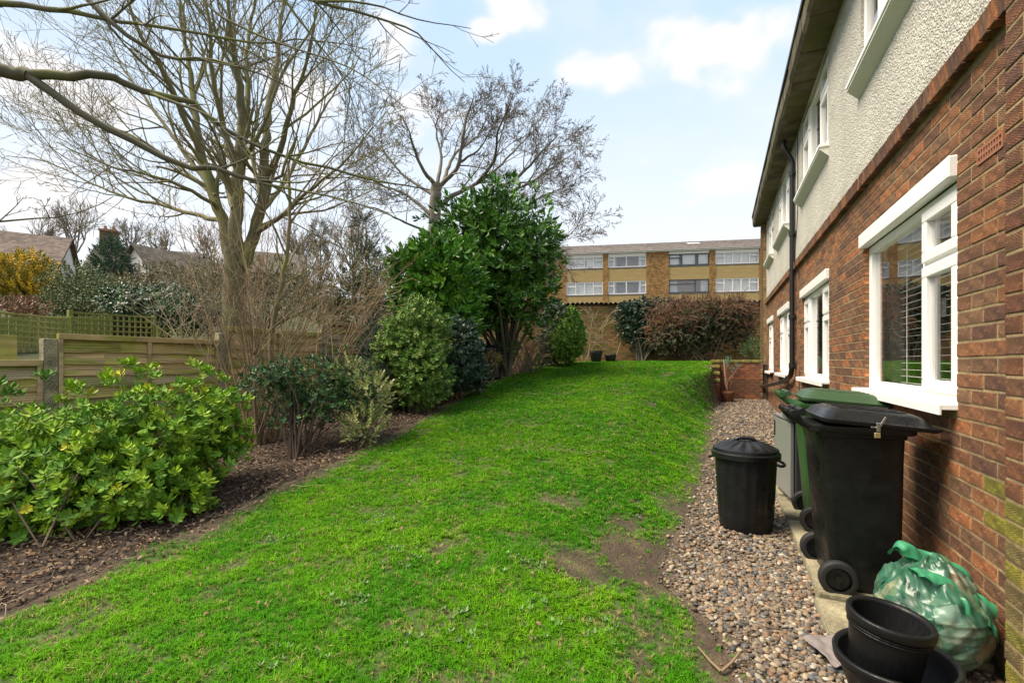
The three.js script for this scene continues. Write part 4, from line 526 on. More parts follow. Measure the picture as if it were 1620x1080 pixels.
  const flap = (a, b, h, w, seed, bow) => { const nu = 40, nv = 12, pp = [], idx = []; const Rr = rng(seed); for (let j = 0; j <= nv; j++) for (let i = 0; i <= nu; i++) { const u = i / nu, v = j / nv, q = V(...a).lerp(V(...b), u), env = Math.pow(Math.sin(Math.PI * clamp(u, 0.04, 0.96)), 0.38) * (0.8 + 0.4 * fbm(u * 3, seed, 3, 2)), ang = (v - 0.5) * 2.6; q.y += h * env * Math.cos(ang) * 0.9 + 0.05 * (fbm(u * 6 + seed, v * 2, 1, 2) - 0.5) + 0.03; const side = w * env * Math.sin(ang) + 0.07 * (fbm(u * 6, v * 2 + seed, 2, 2) - 0.5) * (0.3 + 2.8 * v * (1 - v)); q.x += side * 0.41 + bow * env; q.z += side * 0.91; pp.push(q.x, q.y, q.z); } for (let j = 0; j < nv; j++) for (let i = 0; i < nu; i++) { const k = j * (nu + 1) + i; idx.push(k, k + 1, k + nu + 1, k + 1, k + nu + 2, k + nu + 1); } const q = new THREE.BufferGeometry(); q.setAttribute('position', new THREE.Float32BufferAttribute(pp, 3)); q.setIndex(idx); q.computeVertexNormals(); return q; };
  part('tied_flap', flap([-0.14, 0.36, 0.02], [0.16, 0.24, -0.05], 0.13, 0.07, 3, 0), flapM, bag); part('tied_flap', flap([-0.10, 0.32, 0.13], [0.17, 0.19, 0.06], 0.10, 0.06, 8, 0), flapM, bag); part('tied_flap', flap([0.02, 0.24, 0.17], [0.17, 0.11, 0.11], 0.07, 0.045, 13, 0), flapM, bag);
  // rag
  const rg = new THREE.PlaneGeometry(0.16, 0.2, 26, 30); rg.rotateX(-Math.PI / 2); const rp = rg.attributes.position; for (let i = 0; i < rp.count; i++) { const x = rp.getX(i), z = rp.getZ(i); rp.setY(i, 0.016 + 0.055 * fbm(x * 14 + 3, z * 10, 2, 3)); } rg.computeVertexNormals(); const rag = thing('grey_rag', 'crumpled grey rag on the gravel at the end of the slab', 'rag', [0.47, gnd(0.47, -2.45) + 0.015, -2.47]); rag.rotation.y = 0.5; org.set(rag, V(0, 0, 0)); part('cloth', rg, mat([0.19, 0.165, 0.16], 0.95, { bumpMap: T.grainB, bumpScale: 0.002 }), rag);
  const can = thing('drink_can', 'small green and white can lying by the bin wheel', 'can', [0.70, SLABY + 0.035, -2.80]); org.set(can, V(0, 0, 0)); can.rotation.y = 0.9; part('can', cyl(V(-0.055, 0, 0), V(0.03, 0, 0), 0.031, 20), mat([0.04, 0.35, 0.10], 0.4), can); part('can_end', cyl(V(0.0305, 0, 0), V(0.055, 0, 0), 0.0312, 20, 0.027), mat([0.75, 0.75, 0.73], 0.4), can);
  const tw = thing('fallen_twig', 'forked dry twig lying on the edge of the lawn', 'twig', [-0.1, gnd(-0.1, -2.1), -2.1]); const tb = new Tubes(), Q = (px, py, h = 0.02) => { const t = EYE * F / (py - HY) * 0.985, c = P(px, py, t); c.y = gnd(c.x, c.z) + h; return c; };
  tb.add([Q(1105, 1027, 0.03), Q(1125, 1050, 0.03), Q(1141, 1062, 0.022)], [0.004, 0.0055, 0.007], 6, [0.19, 0.13, 0.075]); tb.add([Q(1141, 1063, 0.022), Q(1158, 1053, 0.035), Q(1172, 1040, 0.05)], [0.0065, 0.006, 0.004], 6, [0.20, 0.14, 0.08]); tb.build('stick', M.bark, tw);
  const st = thing('fallen_stick', 'thin bent stick lying across the middle of the lawn', 'twig', [-0.9, gnd(-0.9, -5), -5]), t2 = new Tubes(), Q2 = (px, py, t) => { const c = P(px, py, t); c.y = gnd(c.x, c.z) + 0.05; return c; }; t2.add([Q2(915, 755, 4.85), Q2(930, 758, 4.8), Q2(945, 752, 4.9), Q2(960, 753, 4.88)], [0.004, 0.006, 0.005, 0.004], 5, [0.13, 0.11, 0.06]); t2.build('stick', M.bark, st);
}
{ // terracotta pot with dead stems in the corner; dark pots, compost bin, log stool by the back
  const pp = (rb, rt, h) => lathe([[0, 0.01], [rb - 0.012, 0.01], [rt - 0.014, h], [rt + 0.006, h], [rt + 0.006, h - h * 0.22], [rt - 0.006, h - h * 0.24], [rb, 0], [0, 0]], 32), soil = mat([0.03, 0.022, 0.016], 1);
  const potAt = (name, label, x, z, rb, rt, h, m, group) => { const o = thing(name, label, 'pot', [x, gnd(x, z), z], group); org.set(o, V(0, 0, 0)); part('pot', pp(rb, rt, h), m, o); part('soil', lathe([[0, h * 0.86], [rt - 0.02, h * 0.85]], 20), soil, o); return o; };
  const c = P(1150, 620, 10.9), tp = potAt('terracotta_pot', 'terracotta pot with dead stems in front of the low wall', c.x + 0.02, c.z, 0.11, 0.155, 0.26, mat([0.36, 0.15, 0.075], 0.9, { map: T.grain })), tb = new Tubes(), R = rng(8);
  for (let i = 0; i < 9; i++) tb.add([V(0, 0.2, 0), V((R() - 0.5) * 0.2, 0.5, (R() - 0.5) * 0.2), V((R() - 0.5) * 0.6 + 0.1, 0.5 + R() * 0.5, (R() - 0.5) * 0.4)], [0.006, 0.005, 0.003], 4, [0.25, 0.13, 0.08]); tb.add([V(0.0, 0.2, 0), V(-0.06, 0.65, 0.05), V(-0.08, 1.0, 0.05)], [0.012, 0.012, 0.011], 6, [0.42, 0.34, 0.24]); tb.build('dead_stems', M.bark, tp);
  const dk = mat([0.02, 0.02, 0.021], 0.7); let q = P(943, 570, 13.7); potAt('dark_pot', 'larger dark pot at the foot of the garage wall', q.x, q.z, 0.13, 0.19, 0.36, dk); q = P(966, 570, 13.8); potAt('dark_pot', 'smaller dark pot beside the larger one by the garage wall', q.x, q.z, 0.12, 0.17, 0.24, dk);
  q = P(770, 590, 10.9); const cb = thing('compost_bin', 'black domed compost bin among the border shrubs', 'compost bin', [q.x, gnd(q.x, q.z), q.z]); org.set(cb, V(0, 0, 0)); part('drum', lathe([[0, 0], [0.36, 0], [0.34, 0.06], [0.27, 0.62], [0.25, 0.68], [0.2, 0.70], [0, 0.70]], 36), M.blackSoft, cb); part('cap', lathe([[0.27, 0.66], [0.275, 0.70], [0.22, 0.78], [0.1, 0.81], [0.06, 0.84], [0, 0.84]], 36), M.black, cb);
  q = P(1174, 572, 13.6); const lg = thing('log_stool', 'low stool of brown logs under the tangled climber', 'stool', [q.x, gnd(q.x, q.z), q.z]); org.set(lg, V(0, 0, 0)); const wd = mat([0.34, 0.19, 0.085], 0.9, { map: T.wood }); for (let k = 0; k < 4; k++) part('log', cyl(V(-0.28, 0.31, -0.12 + k * 0.08), V(0.28, 0.30, -0.12 + k * 0.08), 0.042, 10), wd, lg); for (const x of [-0.22, 0.22]) for (const z of [-0.09, 0.1]) part('leg', cyl(V(x, 0, z), V(x * 0.95, 0.29, z), 0.04, 10), wd, lg);
}
// ---------------------------------------------------------------- boundary fence: concrete posts and waney lap panels
{
  const R = rng(51), FX = -6.6, o = thing('lap_fence', 'stepped waney lap timber fence with concrete posts along the border', 'fence', [FX, 0, -6]);
  const topAt = pl([[-1.3, 1.22], [0.6, 1.33], [2.5, 1.58], [4.4, 1.74], [6.3, 2.0], [8.2, 2.2], [10.1, 2.36], [12, 2.5], [14, 2.6]]);
  const tones = [[0.60, 0.43, 0.20], [0.53, 0.40, 0.17], [0.66, 0.48, 0.25], [0.53, 0.43, 0.15], [0.50, 0.41, 0.25]], wm = tones.map((t) => mat(t, 0.9, { map: T.wood, bumpMap: T.woodB, bumpScale: 0.004 })), grey = mat([0.50, 0.37, 0.21], 0.95, { map: T.wood });
  const post = (s, top) => part('post', uvBox(rbx(FX - 0.055, FX + 0.055, gnd(FX, -s) - 0.3, top, -s - 0.06, -s + 0.06, 0.012), 1.3, s), M.postc, o);
  for (let k = -1; k < 6; k++) { const a = 2.54 + (k - 1) * 1.9 + 0.065, b = a + 1.77, top = k < 1 ? topAt(a) : topAt((a + b) / 2) - 0.03, pn = sub('panel', o); post(a - 0.065, k < 1 ? topAt(a) + (k === 0 ? 0.28 : 0.1) : topAt(a) - 0.01);
    if (k === 1) o.userData.last = 0; delete o.userData.last;
    const h = 1.35, n = 10, tilt = k < 1 ? 0 : 0.02;
    for (let i = 0; i < n; i++) { const y = top - 0.055 - (i + 0.5) * (h - 0.06) / n, bh = (h - 0.06) / n + 0.035, L = b - a - 0.03, nn = 14, p = [], idx = []; // waney lower edge, lapped over the board below
      const ph = R() * 50; for (let j = 0; j <= nn; j++) { const z = -a - 0.015 - L * j / nn, lo = y - bh / 2 + 0.028 * (fbm(z * 2.6 + ph, i, 3, 3) - 0.5) * 2, hi = y + bh / 2; p.push(FX + 0.036, lo, z, FX + 0.004, hi, z, FX + 0.018, lo, z, FX - 0.006, hi, z); if (j) { const q = (j - 1) * 4, w = j * 4; for (const [c, d] of [[0, 1], [1, 3], [3, 2], [2, 0]]) idx.push(q + c, q + d, w + c, q + d, w + d, w + c); } }
      const g = new THREE.BufferGeometry(); g.setAttribute('position', new THREE.Float32BufferAttribute(p, 3)); g.setAttribute('uv', new THREE.Float32BufferAttribute(p.flatMap((v, q) => q % 3 === 0 ? [p[q + 2] * 0.55 + ph, (p[q + 1] - y) / bh * 0.5 + i * 0.37 + ph] : []), 2)); g.setIndex(idx); g.computeVertexNormals(); part('board', g, wm[Math.floor(R() * 5)], pn); }
    part('top_rail', uvBox(rbx(FX + 0.0, FX + 0.06, top - 0.06, top + 0.005, -b, -a, 0.006), 0.6, k, k * 0.3), wm[k & 1 ? 0 : 2], pn);
    for (const z of [a + 0.02, (a + b) / 2, b - 0.02]) part('batten', uvBox(rbx(FX + 0.034, FX + 0.056, top - h, top - 0.06, -z - 0.02, -z + 0.02, 0.004), 0.7, z), grey, pn); }
  post(2.54 + 5 * 1.9, 2.55);
  // two full boards behind the low near panel
  const hb = thing('board_fence', 'weathered vertical board fence behind the lower near panel', 'fence', [FX - 0.5, 0, -1.2]); for (let i = 0; i < 13; i++) { const s = 0.5 + i * 0.152; part('board', uvBox(rbx(FX - 0.52, FX - 0.5, 0.3, 1.62, -s - 0.148, -s, 0.004), 0.6, i * 0.7), grey, hb); }
}
// ---------------------------------------------------------------- mossy trellis beyond the fence
{
  const wd = mat([0.30, 0.29, 0.09], 0.95, { map: T.wood }), R = rng(91);
  const trellis = (label, p0, p1, h, nv, nh) => { const o = thing('trellis', label, 'trellis', [p0.x, 0, p0.z], 'trellis panels'); const d = V(p1.x - p0.x, 0, p1.z - p0.z), L = d.length(); d.normalize(); const ang = Math.atan2(-d.z, d.x), rise = (p1.y - p0.y) / L; org.set(o, V(0, 0, 0)); o.position.y = p0.y - h; o.rotation.y = ang;
    for (let i = 0; i <= nv; i++) { const x = L * i / nv; part('lath', rbx(x - 0.017, x + 0.017, rise * x, h + rise * x, -0.012, 0.006, 0.003, 1), wd, o); }
    for (let i = 0; i <= nh; i++) { const g = rbx(0, L, -0.017, 0.017, 0.007, 0.024, 0.003, 1); const sh = new THREE.Matrix4().makeShear(rise, 0, 0, 0, 0, 0); const pa = g.attributes.position; for (let q = 0; q < pa.count; q++) pa.setY(q, pa.getY(q) + rise * pa.getX(q)); g.translate(0, 0.02 + (h - 0.04) * i / nh, 0); part('lath', g, wd, o); }
    for (const x of [-0.04, L + 0.04]) part('post', rbx(x - 0.035, x + 0.035, -1.7, h + rise * x + 0.03, -0.045, 0.04, 0.006), wd, o); return o; };
  trellis('mossy trellis panel behind the low near fence panel', P(-60, 487, 8.2), P(106, 503, 8.8), 0.55, 15, 5);
  trellis('mossy trellis panel ending beside the dark evergreen', P(114, 493, 9.2), P(240, 501, 10.6), 0.50, 13, 4);
  trellis('short darker trellis panel beyond the evergreen', P(252, 518, 10.8), P(330, 522, 12.0), 0.42, 9, 3);
  const bd = mat([0.30, 0.29, 0.12], 0.95, { map: T.wood }), dk = mat([0.05, 0.04, 0.035], 0.95, { map: T.wood }); const a = P(-80, 500, 9.6), b = P(250, 512, 12.4), d = V(b.x - a.x, 0, b.z - a.z), L = d.length(), o = thing('panel_fence', 'greenish board fence seen through the trellis', 'fence', [a.x, 0, a.z]); org.set(o, V(0, 0, 0)); o.rotation.y = Math.atan2(-d.z, d.x); o.position.y = 1.1; for (let i = 0; i < 30; i++) part('board', rbx(i * L / 30, (i + 1) * L / 30 - 0.012, 0, 1.15 + 0.3 * i / 30, -0.01 - (i & 1) * 0.008, 0.01, 0.003, 1), i > 21 ? dk : bd, o);
}
// ---------------------------------------------------------------- houses on the slope to the left
function gableHouse(name, label, pxc, pyEave, t, w, d, wallH, roofH, turn, wallM, roofM, o2 = {}) { // ridge along local x
  const c = P(pxc, pyEave, t), o = thing(name, label, 'house', [c.x, c.y - wallH, c.z], 'houses on the slope'); org.set(o, V(0, 0, 0)); o.rotation.y = TH + turn;
  part('wall', [bx(-w / 2, w / 2, -3, wallH, -d / 2, d / 2)], wallM, o);
  const gs = new THREE.Shape([[-d / 2, wallH], [d / 2, wallH], [0, wallH + roofH]].map((q) => new THREE.Vector2(...q))); for (const x of [-w / 2, w / 2 - 0.2]) part('gable', new THREE.ExtrudeGeometry(gs, { depth: 0.2, bevelEnabled: false }).rotateY(Math.PI / 2).translate(x, 0, 0), o2.gable || wallM, o);
  const sl = Math.hypot(d / 2 + 0.4, roofH * (d / 2 + 0.4) / (d / 2)), an = Math.atan2(roofH, d / 2), r = part('roof', [-1, 1].map((k) => uvBox(bx(-w / 2 - 0.3, w / 2 + 0.3, 0, 0.14, 0, sl), 0.28).rotateX(an).translate(0, 0, 0).rotateY(k > 0 ? 0 : Math.PI).translate(0, wallH + roofH + 0.02 * 0, 0)), roofM, o);
  for (const [x, z] of o2.chimneys || []) { const ch = part('chimney', uvBox(bx(x - 0.5, x + 0.5, wallH + roofH - 0.9, wallH + roofH + 1.15, z - 0.35, z + 0.35), 0.6), mat([0.20, 0.14, 0.09], 0.95, { map: T.farbrick }), o); part('chimney_cap', [bx(x - 0.56, x + 0.56, wallH + roofH + 1.15, wallH + roofH + 1.3, z - 0.41, z + 0.41), ...[-0.25, 0.25].map((k) => cyl(V(x + k, wallH + roofH + 1.3, z), V(x + k, wallH + roofH + 1.6, z), 0.13, 10, 0.1))], mat([0.30, 0.17, 0.11], 0.9), ch); }
  for (const [x, y, ww, hh] of o2.windows || []) { const wn = sub('window', o); part('frame', [bx(x - ww / 2, x + ww / 2, y, y + hh, d / 2 + 0.002, d / 2 + 0.05)], mat([0.72, 0.72, 0.7], 0.5), wn); for (let k = 0; k < 3; k++) part('pane', bx(x - ww / 2 + 0.06 + k * ww / 3, x - ww / 2 + (k + 1) * ww / 3 - 0.06, y + 0.07, y + hh - 0.07, d / 2 + 0.052, d / 2 + 0.06), mat([0.03, 0.035, 0.04], 0.08, { specularIntensity: 1 }), wn); }
  for (const [x, f] of o2.rooflights || []) part('rooflight', bx(-0.5, 0.5, 0.141, 0.2, sl * f, sl * f + 0.9).rotateX(an).translate(x, wallH + roofH, 0), mat([0.75, 0.78, 0.8], 0.3), o);
  return o;
}
{
  const white = mat([0.70, 0.69, 0.66], 0.9), dash = mat([0.38, 0.29, 0.19], 0.95, { map: T.grain }), rf = mat([0.155, 0.12, 0.10], 0.95, { map: T.roof }), rf2 = mat([0.14, 0.125, 0.105], 0.95, { map: T.roof });
  gableHouse('white_house', 'white house with a long brown tiled roof behind the golden conifer', -120, 416, 31, 14, 8, 4.4, 2.6, 0.60, white, rf, { windows: [[3.4, 2.6, 2.4, 1.2], [5.6, 2.6, 1.2, 1.2], [-2, 2.6, 2.4, 1.2], [3.4, 0.2, 2.4, 1.2]] });
  gableHouse('chimney_house', 'brown gabled house with a broad brick chimney on its ridge', 240, 458, 36, 6.2, 7, 4.4, 3.0, 0.42, white, rf2, { gable: dash, chimneys: [[-2.6, 0]], windows: [[0, 2.6, 2.2, 1.2], [3, 2.6, 1.4, 1.2]], rooflights: [[-0.6, 0.35]] });
  gableHouse('white_gable_house', 'small white gabled house partly hidden by bare twigs', 277, 435, 33, 5, 3.0, 3.6, 1.5, 1.2, white, rf2, { windows: [] });
  gableHouse('distant_house', 'distant house with a grey roof behind the large bare tree', 425, 438, 44, 6, 6, 4, 2.2, 0.4, mat([0.42, 0.36, 0.3], 0.95), rf2, { windows: [[0, 2.4, 2, 1.2]] });
}
// ---------------------------------------------------------------- bare trees
const base = (px, py, t) => { const c = P(px, py, t); c.y = gnd(c.x, c.z); return c; };
{
  const R = rng(101), t = 9.4, b = base(374, 560, t), o = thing('bare_tree', 'large bare tree forking low behind the timber fence', 'tree', b.toArray()), tr = new Tubes(), cr = new Tubes();
  const op = { seg: 0.22, wob: 0.34, up: 0.035, rmin: 0.0042, ang: 0.62, lr: 0.62, lift: 0.12, rk: 0.55, kids: [2.6, 4, 4, 2], col: [0.165, 0.15, 0.075], moss: 0.5, max: 2.2 }, trunkO = { ...op, moss: 0.7 };
  limb(tr, [b.clone().add(V(0, -0.2, 0)), P(372, 500, t), P(371, 440, t), P(370, 392, t)], 0.25, 0.18, trunkO, R, false);
  const L = (a, r0, r1, k = true, oo = op, from = 0.2) => limb(cr, a.map(([x, y, d]) => [x, y, t + (d || 0)]), r0, r1, oo, R, k, from);
  limb(tr, [[366, 410, t], [352, 350, t + 0.1], [335, 300, t + 0.2], [318, 245, t + 0.3]], 0.12, 0.085, trunkO, R, true, 0.4);
  limb(tr, [[374, 405, t], [373, 340, t - 0.1], [377, 270, t - 0.2], [383, 200, t - 0.2]], 0.14, 0.095, trunkO, R, true, 0.4);
  limb(tr, [[385, 420, t], [402, 370, t + 0.1], [414, 315, t], [418, 245, t]], 0.135, 0.085, trunkO, R, true, 0.4);
  L([[318, 245, 0.3], [308, 180, 0.5], [300, 110, 0.8], [288, 40, 1], [280, -60, 1.2]], 0.09, 0.02);
  L([[318, 245, 0.3], [285, 170, -0.3], [250, 100, -0.8], [210, 30, -1.2], [190, -40, -1.4]], 0.07, 0.012);
  L([[335, 300, 0.2], [290, 240, 0.6], [240, 170, 1], [190, 100, 1.4], [160, 40, 1.6]], 0.06, 0.01);
  L([[352, 350, 0.1], [310, 340, 0.5], [260, 325, 0.8], [200, 312, 1], [150, 293, 1.2], [80, 258, 1.4], [10, 246, 1.6]], 0.055, 0.008);
  L([[345, 330, 0.1], [300, 300, -0.6], [240, 278, -1], [170, 262, -1.3], [90, 225, -1.5]], 0.05, 0.008);
  L([[340, 310, 0.1], [280, 262, 0.9], [210, 215, 1.6], [120, 180, 2], [60, 160, 2.3]], 0.05, 0.008);
  L([[383, 200, -0.2], [378, 130, -0.3], [366, 60, -0.5], [360, -40, -0.6]], 0.10, 0.02);
  L([[380, 240, -0.2], [392, 160, 0.3], [390, 80, 0.6], [402, 0, 0.9], [405, -60, 1]], 0.075, 0.015);
  L([[377, 270, -0.2], [350, 190, -0.8], [335, 110, -1.2], [330, 30, -1.5], [322, -50, -1.6]], 0.07, 0.012);
  L([[418, 245, 0], [425, 170, 0.2], [436, 100, 0.5], [445, 20, 0.8], [450, -50, 1]], 0.09, 0.018);
  L([[416, 290, 0], [448, 220, -0.5], [466, 150, -0.8], [490, 80, -1], [500, 10, -1.1]], 0.07, 0.012);
  L([[408, 340, 0], [452, 285, 0.8], [490, 215, 1.2], [520, 160, 1.5], [560, 100, 1.8]], 0.06, 0.01);
  L([[402, 370, 0.1], [440, 345, -0.6], [490, 300, -1], [545, 255, -1.3], [590, 200, -1.5]], 0.055, 0.008);
  L([[405, 360, 0.1], [455, 340, 0.6], [520, 330, 1], [590, 300, 1.5]], 0.045, 0.008);
  L([[414, 315, 0], [400, 240, 1.2], [410, 170, 1.8], [430, 100, 2.2]], 0.06, 0.01);
  L([[370, 330, -0.2], [350, 260, 1.2], [335, 190, 2], [310, 120, 2.5]], 0.06, 0.01);
  tr.build('trunk', M.bark, o); cr.build('crown', M.bark, o);
}
{ // tree standing outside the frame on the left whose boughs reach across the view
  const R = rng(102), o = thing('overhanging_tree', 'bare tree whose mossy boughs reach over the garden from beyond the fence', 'tree', base(-680, 560, 4.2).toArray()), tr = new Tubes(), cr = new Tubes(), b = base(-680, 560, 4.2), t = 5.2;
  const op = { seg: 0.16, wob: 0.36, up: 0.01, rmin: 0.0026, ang: 0.6, lr: 0.42, lift: 0.04, kids: [2.0, 3, 2], col: [0.13, 0.12, 0.075], moss: 0.75, max: 0.9 };
  limb(tr, [b.clone().add(V(0, -0.2, 0)), P(-680, 400, 4.2), P(-660, 150, 4.25), P(-640, -120, 4.3), P(-600, -420, 4.4)], 0.26, 0.13, op, R, false);
  const L = (a, r0, r1, k = true, from = 0.3) => limb(cr, a.map(([x, y, d]) => [x, y, t + (d || 0)]), r0, r1, op, R, k, from);
  limb(tr, [[-655, 150, 4.25], [-420, 90, 4.6], [-200, 95, 5.0], [0, 109, 5.2], [48, 120, 5.2]], 0.11, 0.066, op, R, false);
  L([[48, 118], [110, 119], [167, 117], [193, 130, 0.1], [259, 152, 0.2], [307, 163, 0.3], [333, 189, 0.35], [389, 222, 0.4], [444, 244, 0.5], [518, 267, 0.6], [600, 285, 0.7], [680, 300, 0.8]], 0.055, 0.008);
  L([[46, 120], [74, 144], [155, 193, 0.1], [222, 230, 0.2], [307, 267, 0.3], [341, 265, 0.35], [396, 287, 0.4], [437, 283, 0.4], [452, 259, 0.4], [470, 215, 0.4]], 0.052, 0.012, true, 0.5);
  L([[396, 287, 0.4], [470, 300, 0.3], [560, 320, 0.2], [640, 350, 0.1]], 0.02, 0.005);
  limb(tr, [P(-640, -120, 4.3), P(-350, -60, 4.5), P(-120, -15, 4.8), P(0, 5, 5)], 0.07, 0.04, op, R, false);
  L([[0, 5, -0.2], [93, 15, -0.2], [156, 28], [207, 37], [333, 56, 0.2], [407, 68, 0.3], [481, 63, 0.4], [580, 78, 0.5]], 0.036, 0.005);
  L([[93, 15, -0.2], [150, 5, -0.3], [230, -20, -0.4]], 0.018, 0.006, false);
  limb(tr, [P(-600, -420, 4.4), P(-250, -380, 4.6), P(60, -180, 4.9), P(122, -20, 5.1)], 0.08, 0.034, op, R, false);
  L([[122, -20], [193, 48], [259, 89, 0.2], [330, 93, 0.3], [420, 120, 0.5], [500, 160, 0.7]], 0.032, 0.005);
  limb(tr, [P(-250, -380, 4.6), P(100, -300, 5), P(380, -120, 5.4), P(430, -30, 5.5)], 0.05, 0.03, op, R, false);
  L([[430, -30, 0.3], [500, 2, 0.4], [560, 18, 0.5], [620, 35, 0.6], [660, 52, 0.6], [692, 88, 0.7], [735, 130, 0.8]], 0.026, 0.004, true, 0.1);
  L([[500, 2, 0.4], [580, 5, 0.4], [660, 30, 0.4], [745, 45, 0.4]], 0.018, 0.004, true, 0.1);
  L([[380, -100, 0.3], [480, 40, 0.4], [540, 120, 0.5], [575, 220, 0.6]], 0.02, 0.004); L([[300, -60, 0.3], [330, 10, 0.3], [420, 60, 0.3], [560, 110, 0.2], [640, 170, 0.2]], 0.02, 0.004);
  L([[-60, 356, -1.2], [0, 350, -1.2], [50, 346, -1.2], [89, 344, -1.2], [148, 328, -1.2], [178, 311, -1.2]], 0.011, 0.003, true, 0.1);
  limb(tr, [P(-680, 380, 4.2), P(-400, 380, 4.1), P(-60, 356, 4)], 0.03, 0.011, op, R, false);
  tr.build('trunk', M.bark, o); cr.build('crown', M.bark, o);
}
{
  const R = rng(103), t = 18, b = base(687, 560, t), o = thing('bare_tree', 'broad bare tree rising behind the glossy laurel', 'tree', b.toArray()), tr = new Tubes(), cr = new Tubes();
  const op = { seg: 0.4, wob: 0.42, up: 0.02, rmin: 0.0062, ang: 0.68, lr: 0.5, lift: 0.04, rk: 0.42, kids: [2.5, 7, 6, 3], col: [0.135, 0.118, 0.092], moss: 0.2, max: 2.0 };
  limb(tr, [b.clone().add(V(0, -0.3, 0)), P(688, 420, t), P(688, 340, t), P(690, 292, t)], 0.34, 0.2, { ...op, moss: 0.6 }, R, false);
  const L = (a, r0, r1) => limb(cr, a.map(([x, y, d]) => [690 + (x - 690) * (x > 690 ? 0.84 : 1.05), 300 + (y - 300) * (y < 300 ? 0.8 : 1), t + (d || 0)]), r0 * 0.6, r1 * 0.7, op, R, true, 0.25);
  L([[692, 300], [703, 287], [733, 247, -0.5], [740, 193, -1], [750, 150, -1.2], [760, 120, -1.5]], 0.2, 0.03); L([[690, 330], [720, 310, 0.4], [767, 287, 0.8], [803, 260, 1.2], [843, 217, 1.6], [880, 175, 2]], 0.2, 0.025); L([[767, 287, 0.8], [800, 240, 0.2], [805, 190, -0.4], [825, 140, -0.8], [836, 108, -1]], 0.13, 0.02);
  L([[720, 330, -0.4], [797, 303, -1], [853, 267, -1.5], [893, 220, -2], [920, 190, -2.3]], 0.16, 0.02); L([[797, 312, -0.5], [860, 290, -0.3], [907, 257, 0], [945, 230, 0.4]], 0.12, 0.018); L([[760, 345], [830, 340, 0.6], [890, 310, 1], [950, 290, 1.4]], 0.11, 0.015); L([[740, 370], [820, 385, -1], [870, 390, -1.6], [927, 380, -2], [962, 355, -2.2]], 0.10, 0.015);
  L([[686, 345], [655, 315, 0.4], [627, 300, 0.8], [590, 285, 1.2], [556, 277, 1.5]], 0.14, 0.02); L([[688, 290], [672, 262, -0.6], [658, 225, -1], [650, 187, -1.4], [640, 160, -1.6]], 0.15, 0.02); L([[690, 292], [700, 235, 0.8], [690, 180, 1.2], [700, 135, 1.6]], 0.14, 0.02); L([[688, 310], [640, 270, 1], [610, 225, 1.5], [585, 180, 2]], 0.12, 0.015); L([[686, 370], [640, 350, -1], [600, 330, -1.6], [560, 320, -2]], 0.09, 0.014); L([[703, 287], [725, 230, 1], [770, 190, 1.6], [790, 145, 2]], 0.14, 0.02); L([[733, 247, -0.5], [775, 215, -1], [800, 165, -1.6]], 0.09, 0.015);
  tr.build('trunk', M.bark, o); cr.build('crown', M.bark, o);
}
// a line of far bare trees on the skyline
[[60, 395, 62, 7, 'among the roofs'], [118, 390, 58, 7.5, 'left of the chimney'], [205, 395, 60, 6.5, 'right of the chimney'], [262, 410, 56, 6, 'above the long roof'], [330, 415, 60, 7, 'behind the large trunk'], [470, 420, 52, 7, 'beyond the twiggy shrub'], [560, 420, 50, 7.5, 'beside the dark conifer']].forEach(([px, py, t, h, where], i) => {
  const R = rng(300 + i), c = P(px, py, t), o = thing('distant_tree', 'hazy distant bare tree ' + where, 'tree', [c.x, c.y - 3, c.z], 'bare trees on the skyline'), tb = new Tubes(), cr = new Tubes(), op = { seg: 0.6, wob: 0.4, up: 0.04, rmin: 0.016, ang: 0.6, lr: 0.6, lift: 0.15, kids: [5, 5, 3], col: [0.20, 0.17, 0.14], moss: 0, max: 4 };
  const b = V(c.x, c.y - 4, c.z), tp = V(c.x, c.y - 1, c.z); tb.add([b, tp], [0.22, 0.17], 7, op.col); tb.build('trunk', M.bark, o); for (let k = 0; k < 8; k++) grow(cr, tp, V((R() - 0.5) * 1.3, 1, (R() - 0.5) * 1.3).normalize(), h * (0.55 + 0.25 * R()), 0.10, 0, op, R); cr.build('crown', M.bark, o); });

